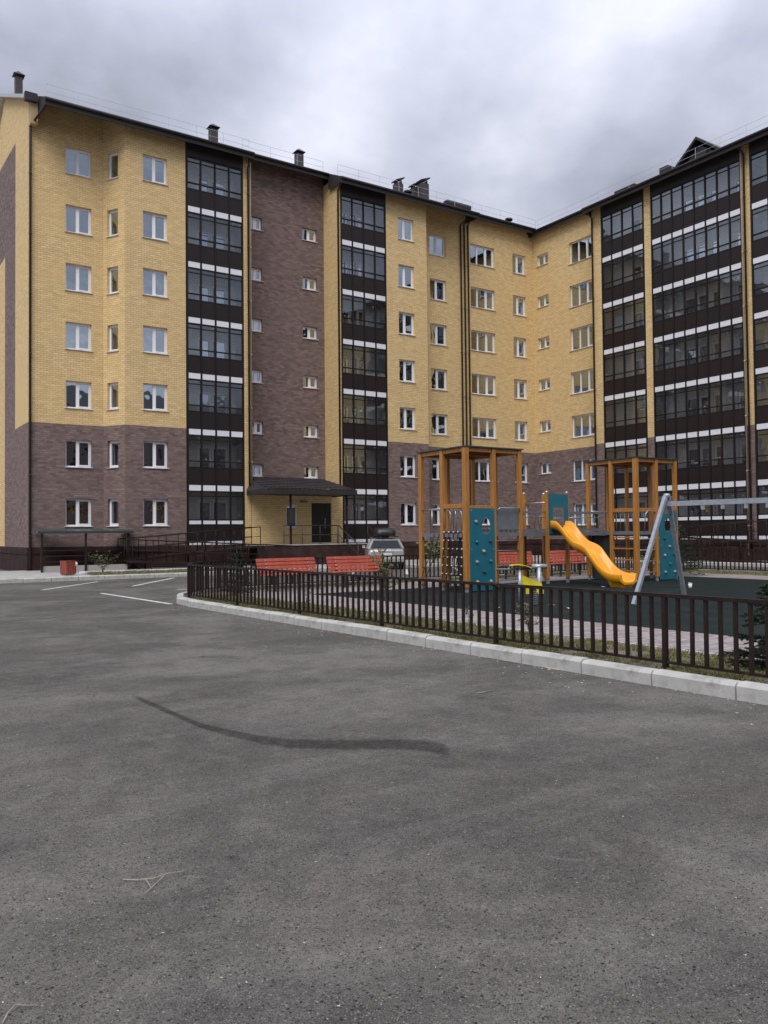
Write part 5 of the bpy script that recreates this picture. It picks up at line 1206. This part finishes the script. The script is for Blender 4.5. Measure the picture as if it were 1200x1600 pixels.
# ------------------------------------------------------------------ parked car
def make_car(loc, rz):
    r = thing('parked_car', 'silver estate car with a black roof box parked by the entrance steps', 'car', loc, rz)
    W = 0.87
    st = [  # y, half width, z bottom, z belt
        (0.00, 0.74, 0.42, 0.86), (0.05, 0.82, 0.34, 0.93), (0.22, 0.86, 0.28, 0.96), (0.9, W, 0.24, 0.96), (2.2, W, 0.22, 0.95), (3.1, W, 0.24, 0.95), (3.7, 0.85, 0.26, 0.90), (4.2, 0.80, 0.30, 0.80), (4.42, 0.66, 0.36, 0.66)]
    b = MB(); rows_ = []
    for y, w, z0, z1 in st:
        pr = [(-w*.86, z0), (-w, z0+0.13), (-w*1.005, z0+(z1-z0)*.55), (-w*.985, z1-0.06), (-w*.93, z1), (0, z1+0.035), (w*.93, z1), (w*.985, z1-0.06), (w*1.005, z0+(z1-z0)*.55), (w, z0+0.13), (w*.86, z0)]
        rows_.append([(x, y, z) for x, z in pr])
    n = len(rows_[0])
    for rr in rows_: b.v.extend(rr)
    for i in range(len(rows_)-1):
        for j in range(n):
            a, c = i*n+j, i*n+(j+1) % n; b.f.append((a, c, c+n, a+n)); b.m.append(0); b.uv.append(None); b.smooth.append(True)
    for q in (tuple(range(n))[::-1], tuple((len(rows_)-1)*n+k for k in range(n))): b.f.append(q); b.m.append(0); b.uv.append(None); b.smooth.append(False)
    body = b.build('body', 'carpaint', r, local=True)
    # cabin: pillars and roof as a shell, glass set in
    base = [(0.12, 0.80), (0.9, 0.81), (2.0, 0.81), (3.05, 0.78)]; top = [(0.42, 0.60), (0.95, 0.635), (1.9, 0.635), (2.35, 0.58)]
    zt = [1.43, 1.48, 1.49, 1.44]; zb = 0.965
    c = MB()
    for i in range(3):
        c.face([(-top[i][1], top[i][0], zt[i]), (top[i][1], top[i][0], zt[i]), (top[i+1][1], top[i+1][0], zt[i+1]), (-top[i+1][1], top[i+1][0], zt[i+1])], 0, None, True)
    def strip(pa, pb, w=0.07): c.beam(pa, pb, w, w)
    for s_ in (-1, 1):
        for i in range(4): strip((s_*base[i][1], base[i][0], zb), (s_*(top[i][1]-0.01), top[i][0], zt[i]-0.03), 0.085 if i in (0, 3) else 0.06)
        for i in range(3): strip((s_*(top[i][1]), top[i][0], zt[i]-0.03), (s_*(top[i+1][1]), top[i+1][0], zt[i+1]-0.03), 0.07); strip((s_*base[i][1], base[i][0], zb), (s_*base[i+1][1], base[i+1][0], zb), 0.06)
    strip((-top[0][1], top[0][0], zt[0]-0.03), (top[0][1], top[0][0], zt[0]-0.03), 0.08); strip((-base[0][1], base[0][0], zb), (base[0][1], base[0][0], zb), 0.06)
    strip((-top[3][1], top[3][0], zt[3]-0.03), (top[3][1], top[3][0], zt[3]-0.03), 0.07)
    c.build('cabin', 'carpaint', r, local=True)
    g = MB(); g.face([(-base[0][1], base[0][0]+.01, zb), (base[0][1], base[0][0]+.01, zb), (top[0][1], top[0][0]+.01, zt[0]-.03), (-top[0][1], top[0][0]+.01, zt[0]-.03)]); g.build('rear_window', 'carglass', r, local=True)
    g = MB(); g.face([(-base[3][1], base[3][0], zb), (base[3][1], base[3][0], zb), (top[3][1], top[3][0], zt[3]-.03), (-top[3][1], top[3][0], zt[3]-.03)]); g.build('windscreen', 'carglass', r, local=True)
    for s_ in (-1, 1):
        for i in range(3):
            g = MB(); g.face([(s_*base[i][1], base[i][0], zb), (s_*base[i+1][1], base[i+1][0], zb), (s_*top[i+1][1], top[i+1][0], zt[i+1]-.03), (s_*top[i][1], top[i][0], zt[i]-.03)]); g.build('side_window', 'carglass', r, local=True)
    # seats seen through the rear window
    for x in (-0.38, 0.38):
        k = MB(); k.box((x-0.22, 1.0, 0.6), (x+0.22, 1.12, 1.12)); k.box((x-0.11, 1.02, 1.14), (x+0.11, 1.1, 1.28)); k.build('seat', 'black_pl', r, local=True)
    for s_ in (-1, 1):
        k = MB(); k.hexa([(s_*0.62, 0.0, 0.66), (s_*0.80, 0.10, 0.66), (s_*0.80, 0.22, 0.66), (s_*0.62, 0.1, 0.66), (s_*0.63, 0.0, 0.90), (s_*0.80, 0.08, 0.90), (s_*0.80, 0.22, 0.90), (s_*0.63, 0.1, 0.90)]); k.build('tail_light', 'lamp_red', r, local=True)
        k = MB(); k.hexa([(s_*0.86, 2.75, 0.98), (s_*1.0, 2.75, 0.98), (s_*1.0, 2.87, 0.98), (s_*0.86, 2.87, 0.98), (s_*0.86, 2.75, 1.12), (s_*1.0, 2.75, 1.12), (s_*1.0, 2.87, 1.12), (s_*0.86, 2.87, 1.12)]); k.build('mirror', 'carpaint', r, local=True)
        k = MB(); k.tube([(s_*0.62, 0.55, 1.50), (s_*0.62, 0.65, 1.55), (s_*0.62, 1.9, 1.56), (s_*0.62, 2.05, 1.50)], 0.018, 6); k.build('roof_rail', 'black_pl', r, local=True)
        for y in (0.75, 3.45):
            k = MB(); k.tube([(s_*0.66, y, 0.32), (s_*0.86, y, 0.32)], 0.32, 20); wh = k.build('wheel', 'tyre', r, local=True)
            k = MB(); k.tube([(s_*0.80, y, 0.32), (s_*0.87, y, 0.32)], 0.20, 14); q = k.build('rim', 'galv', local=True); q.parent = wh
    k = MB(); k.hexa([(-0.80, -0.06, 0.36), (0.80, -0.06, 0.36), (0.84, 0.25, 0.36), (-0.84, 0.25, 0.36), (-0.82, -0.07, 0.56), (0.82, -0.07, 0.56), (0.87, 0.25, 0.58), (-0.87, 0.25, 0.58)]); k.build('bumper', 'carpaint', r, local=True, bevel=0.02)
    k = MB(); k.box((-0.72, -0.04, 0.27), (0.72, 0.2, 0.358)); k.build('bumper_skirt', 'black_pl', r, local=True)
    k = MB(); k.box((-0.26, -0.035, 0.68), (0.26, -0.02, 0.79)); k.build('number_plate', 'plate', r, local=True)
    k = MB(); k.box((-0.32, -0.03, 0.80), (0.32, 0.0, 0.83)); k.build('hatch_trim', 'galv', r, local=True)
    k = MB(); k.beam((0.0, 0.09, 0.98), (-0.34, 0.17, 1.10), 0.02, 0.02); k.build('wiper', 'black_pl', r, local=True)
    k = MB(); k.tube([(0.5, -0.02, 0.25), (0.5, 0.3, 0.25)], 0.03, 8); k.build('exhaust', 'galv', r, local=True)
    for y in (0.95, 1.75):
        k = MB(); k.beam((-0.64, y, 1.565), (0.64, y, 1.565), 0.05, 0.03); k.build('cross_bar', 'black_pl', r, local=True)
    bx = MB(); secs = [(0.30, 0.30, 1.64, 1.72), (0.33, 0.43, 1.60, 1.88), (0.5, 0.47, 1.59, 1.95), (1.3, 0.48, 1.59, 1.99), (2.0, 0.44, 1.59, 1.93), (2.35, 0.26, 1.60, 1.74), (2.42, 0.15, 1.62, 1.66)]
    rr = []
    for y, w, z0, z1 in secs: rr.append([(-w, y, z0), (-w*1.04, y, (z0+z1)/2-0.03), (-w*.93, y, z1-0.05), (-w*.7, y, z1), (w*.7, y, z1), (w*.93, y, z1-0.05), (w*1.04, y, (z0+z1)/2-0.03), (w, y, z0)])
    for q in rr: bx.v.extend(q)
    for i in range(len(rr)-1):
        for j in range(8): a, c_ = i*8+j, i*8+(j+1) % 8; bx.f.append((a, c_, c_+8, a+8)); bx.m.append(0); bx.uv.append(None); bx.smooth.append(True)
    for q in (tuple(range(8))[::-1], tuple(48+k_ for k_ in range(8))): bx.f.append(q); bx.m.append(0); bx.uv.append(None); bx.smooth.append(False)
    bx.build('roof_box', 'black_pl', r, local=True)
    return r
make_car((21.72, 32.35, 0.0), -math.atan2(0.49, 0.87))

# ------------------------------------------------------------------ trees and shrubs
def ortho(d):
    a = d.orthogonal().normalized(); return a, d.cross(a).normalized()
def spruce(label, loc, h, rad, whorls, per, dens, lean=0.0):
    nw = 0.00012*math.hypot(loc[0], loc[1])
    r = thing('spruce_tree', label, 'tree', loc); b = MB(); b.tube([(0, 0, -0.02), (lean*.4, 0, h*.5), (lean, 0, h*.98)], [0.028*h, 0.018*h, 0.004], 7)
    vs, fs = [], []
    def needles(p0, p1, n, ln, wd):
        d = (p1-p0); L_ = d.length
        if L_ < 1e-4: return
        d.normalize(); a, c = ortho(d)
        for k in range(n):
            t = RND.random(); an = RND.uniform(0, 2*PI); o_ = (a*math.cos(an)+c*math.sin(an)); q = p0+(p1-p0)*t; tip = q+(o_*0.8+d*0.75).normalized()*ln*RND.uniform(.7, 1.2); sd = d.cross(o_).normalized()*wd; i = len(vs)
            vs.extend([tuple(q-sd), tuple(q+sd), tuple(tip)]); fs.append((i, i+1, i+2))
    for w in range(whorls):
        t = (w+RND.uniform(-.2, .2))/whorls; z = h*(0.06+0.90*t); R_ = rad*(1-t)**0.85*RND.uniform(.85, 1.1)+0.03; n = max(3, round(per*(1-0.5*t))); a0 = RND.uniform(0, 6)
        for k in range(n):
            an = a0+2*PI*k/n+RND.uniform(-.25, .25); dr = Vector((math.cos(an), math.sin(an), 0)); ln = R_*RND.uniform(.75, 1.1)
            org = Vector((lean*t, 0, z+RND.uniform(-.04, .04)*h)); up_ = RND.uniform(.0, .55); pts = [org+dr*ln*u+Vector((0, 0, ln*(up_*u-0.42*u*u+0.26*u**3))) for u in (0, .35, .7, 1.0)]
            b.tube(pts, [0.008*h*(1-u*.8) for u in (0, .35, .7, 1)], 4, caps=False)
            for j in range(3): needles(pts[j], pts[j+1], int(dens*(0.6+j*.3)), 0.032, 0.0028+nw)
            for u in (.35, .55, .72, .88):
                for s_ in (-1, 1):
                    p0 = org+dr*ln*u+Vector((0, 0, ln*(up_*u-0.42*u*u+0.26*u**3))); sd = Vector((-dr.y, dr.x, 0))*s_
                    p1 = p0+(dr*0.75+sd*0.7+Vector((0, 0, RND.uniform(-.35, .30)))).normalized()*ln*0.42*(1.1-u*.5)
                    b.tube([p0, p1], 0.003, 3, caps=False); needles(p0, p1, int(dens*.7), 0.030, 0.0028+nw)
    needles(Vector((lean, 0, h*.86)), Vector((lean, 0, h)), int(dens*1.5), 0.025, 0.0025)
    b.build('trunk', 'bark', r, local=True)
    me = bpy.data.meshes.new('crown'); me.from_pydata(vs, [], fs); me.materials.append(M['needle']); o = bpy.data.objects.new('crown', me); COL.objects.link(o); o.parent = r
    return r
spruce('dark spruce growing in the grass at the kerbside fence near the swing', (8.95, 5.42, 0.10), 1.15, 0.55, 10, 8, 140)
spruce('small young spruce standing at the fence bend left of the red benches', (9.0, 20.55, 0.10), 1.38, 0.46, 11, 8, 60)
spruce('spruce beside the teal panel of the farther tower', (25.35, 18.9, 0.10), 1.95, 0.95, 12, 8, 60)
def shrub(label, loc, h, spread, stems, leaves, lsize, mat, name='shrub', bare=0.25):
    r = thing(name, label, 'shrub', loc); b = MB(); vs, fs = [], []; tips = []
    for s_ in range(stems):
        an = RND.uniform(0, 2*PI); sp = spread*RND.uniform(.15, .9) if stems > 1 else spread*.12; hh = h*RND.uniform(.75, 1.0)
        pts = [Vector((math.cos(an)*sp*t*t+RND.uniform(-.012, .012), math.sin(an)*sp*t*t+RND.uniform(-.012, .012), hh*t-0.02)) for t in (0, .25, .5, .75, 1)]
        b.tube(pts, [0.008*max(h, .5)*(1-.7*t) for t in (0, .25, .5, .75, 1)], 5)
        for k in range(1, 5): tips.append((pts[k-1], pts[k]))
        for q in range(6):
            t = RND.uniform(bare, .95); i = min(3, int(t*4)); p = pts[i].lerp(pts[i+1], t*4-i); a2 = RND.uniform(0, 2*PI); ln = spread*RND.uniform(.3, .75)
            e_ = p+Vector((math.cos(a2)*ln, math.sin(a2)*ln, ln*RND.uniform(.2, .8))); b.tube([p, e_], [0.004, 0.0015], 4, caps=False); tips.append((p, e_)); tips.append((p, e_))
    tips = [t for t in tips if t[1].z > h*bare*0.8]
    for k in range(leaves):
        p0, p1 = RND.choice(tips); p = p0.lerp(p1, RND.uniform(.15, 1.05)); d = Vector((RND.gauss(0, 1), RND.gauss(0, 1), RND.gauss(0, .6))).normalized(); s_ = lsize*RND.uniform(.6, 1.25); u, v = ortho(d); n_ = u*0.42*s_; i = len(vs)
        vs.extend([tuple(p), tuple(p+d*s_*.5+n_+v*s_*.08), tuple(p+d*s_), tuple(p+d*s_*.5-n_+v*s_*.08)]); fs.append((i, i+1, i+2)); fs.append((i, i+2, i+3))
    b.build('stem', 'bark', r, local=True)
    me = bpy.data.meshes.new('foliage'); me.from_pydata(vs, [], fs); me.materials.append(M[mat]); o = bpy.data.objects.new('foliage', me); COL.objects.link(o); o.parent = r
    return r
def at(px, py, z): p = onZ(px, py, z); return (p.x, p.y, z)
shrub('tall leafy sapling in the grass in front of the parked car', (8.55, 12.75, 0.10), 1.52, 0.30, 4, 620, 0.045, 'leaf', 'sapling', 0.5)
shrub('low ragged shrub in the grass near the balance rider', (8.9, 9.35, 0.10), 0.62, 0.30, 5, 260, 0.040, 'leaf')
shrub('thin reddish seedling in the grass before the left red bench', (8.3, 15.4, 0.10), 0.55, 0.14, 3, 70, 0.045, 'leaf_red', 'seedling', 0.1)
shrub('thin green seedling in the grass by the rubber surface edge', (8.75, 10.6, 0.10), 0.42, 0.12, 3, 60, 0.038, 'leaf', 'seedling', 0.1)
shrub('round pale-leaved bush against the plinth behind the tower', (26.2, 34.6, 0.15), 1.15, 0.85, 9, 1100, 0.085, 'bushleaf', 'bush', 0.1)
shrub('sparse shrub on the narrow lawn next to the red bin', (9.35, 34.9, 0.156), 0.85, 0.75, 7, 260, 0.06, 'leaf')
shrub('leafy weed at the foot of the far fence', (26.8, 21.6, 0.10), 0.6, 0.4, 6, 300, 0.05, 'bushleaf', 'weed', 0.1)

# ------------------------------------------------------------------ the block across the yard (it shows in the window glass)
op = thing('apartment_building', 'long brown-roofed apartment block across the yard, mirrored in the lower window panes', 'building', (10, -46, 0))
b = MB(); b.box((-45, -60, 0), (60, -46, 19.5)); b.build('wall', pm('far_brick', (0.16, 0.12, 0.11), 0.9), op)
b = MB(); b.hexa([(-46, -61, 19.5), (61, -61, 19.5), (61, -45, 19.5), (-46, -45, 19.5), (-46, -54, 24.0), (61, -54, 24.0), (61, -53, 24.0), (-46, -53, 24.0)]); b.build('roof', 'fascia', op)
wm = MB(); wm.box((-0.75, -0.02, 0), (0.75, 0.05, 1.4)); wo_ = wm.build('window', 'carglass', local=True); wme = wo_.data; bpy.data.objects.remove(wo_)
for i in range(26):
    for k in range(6): link_copy(wme, 'window', op, (-42+4*i, -45.98, 2.3+2.85*k))
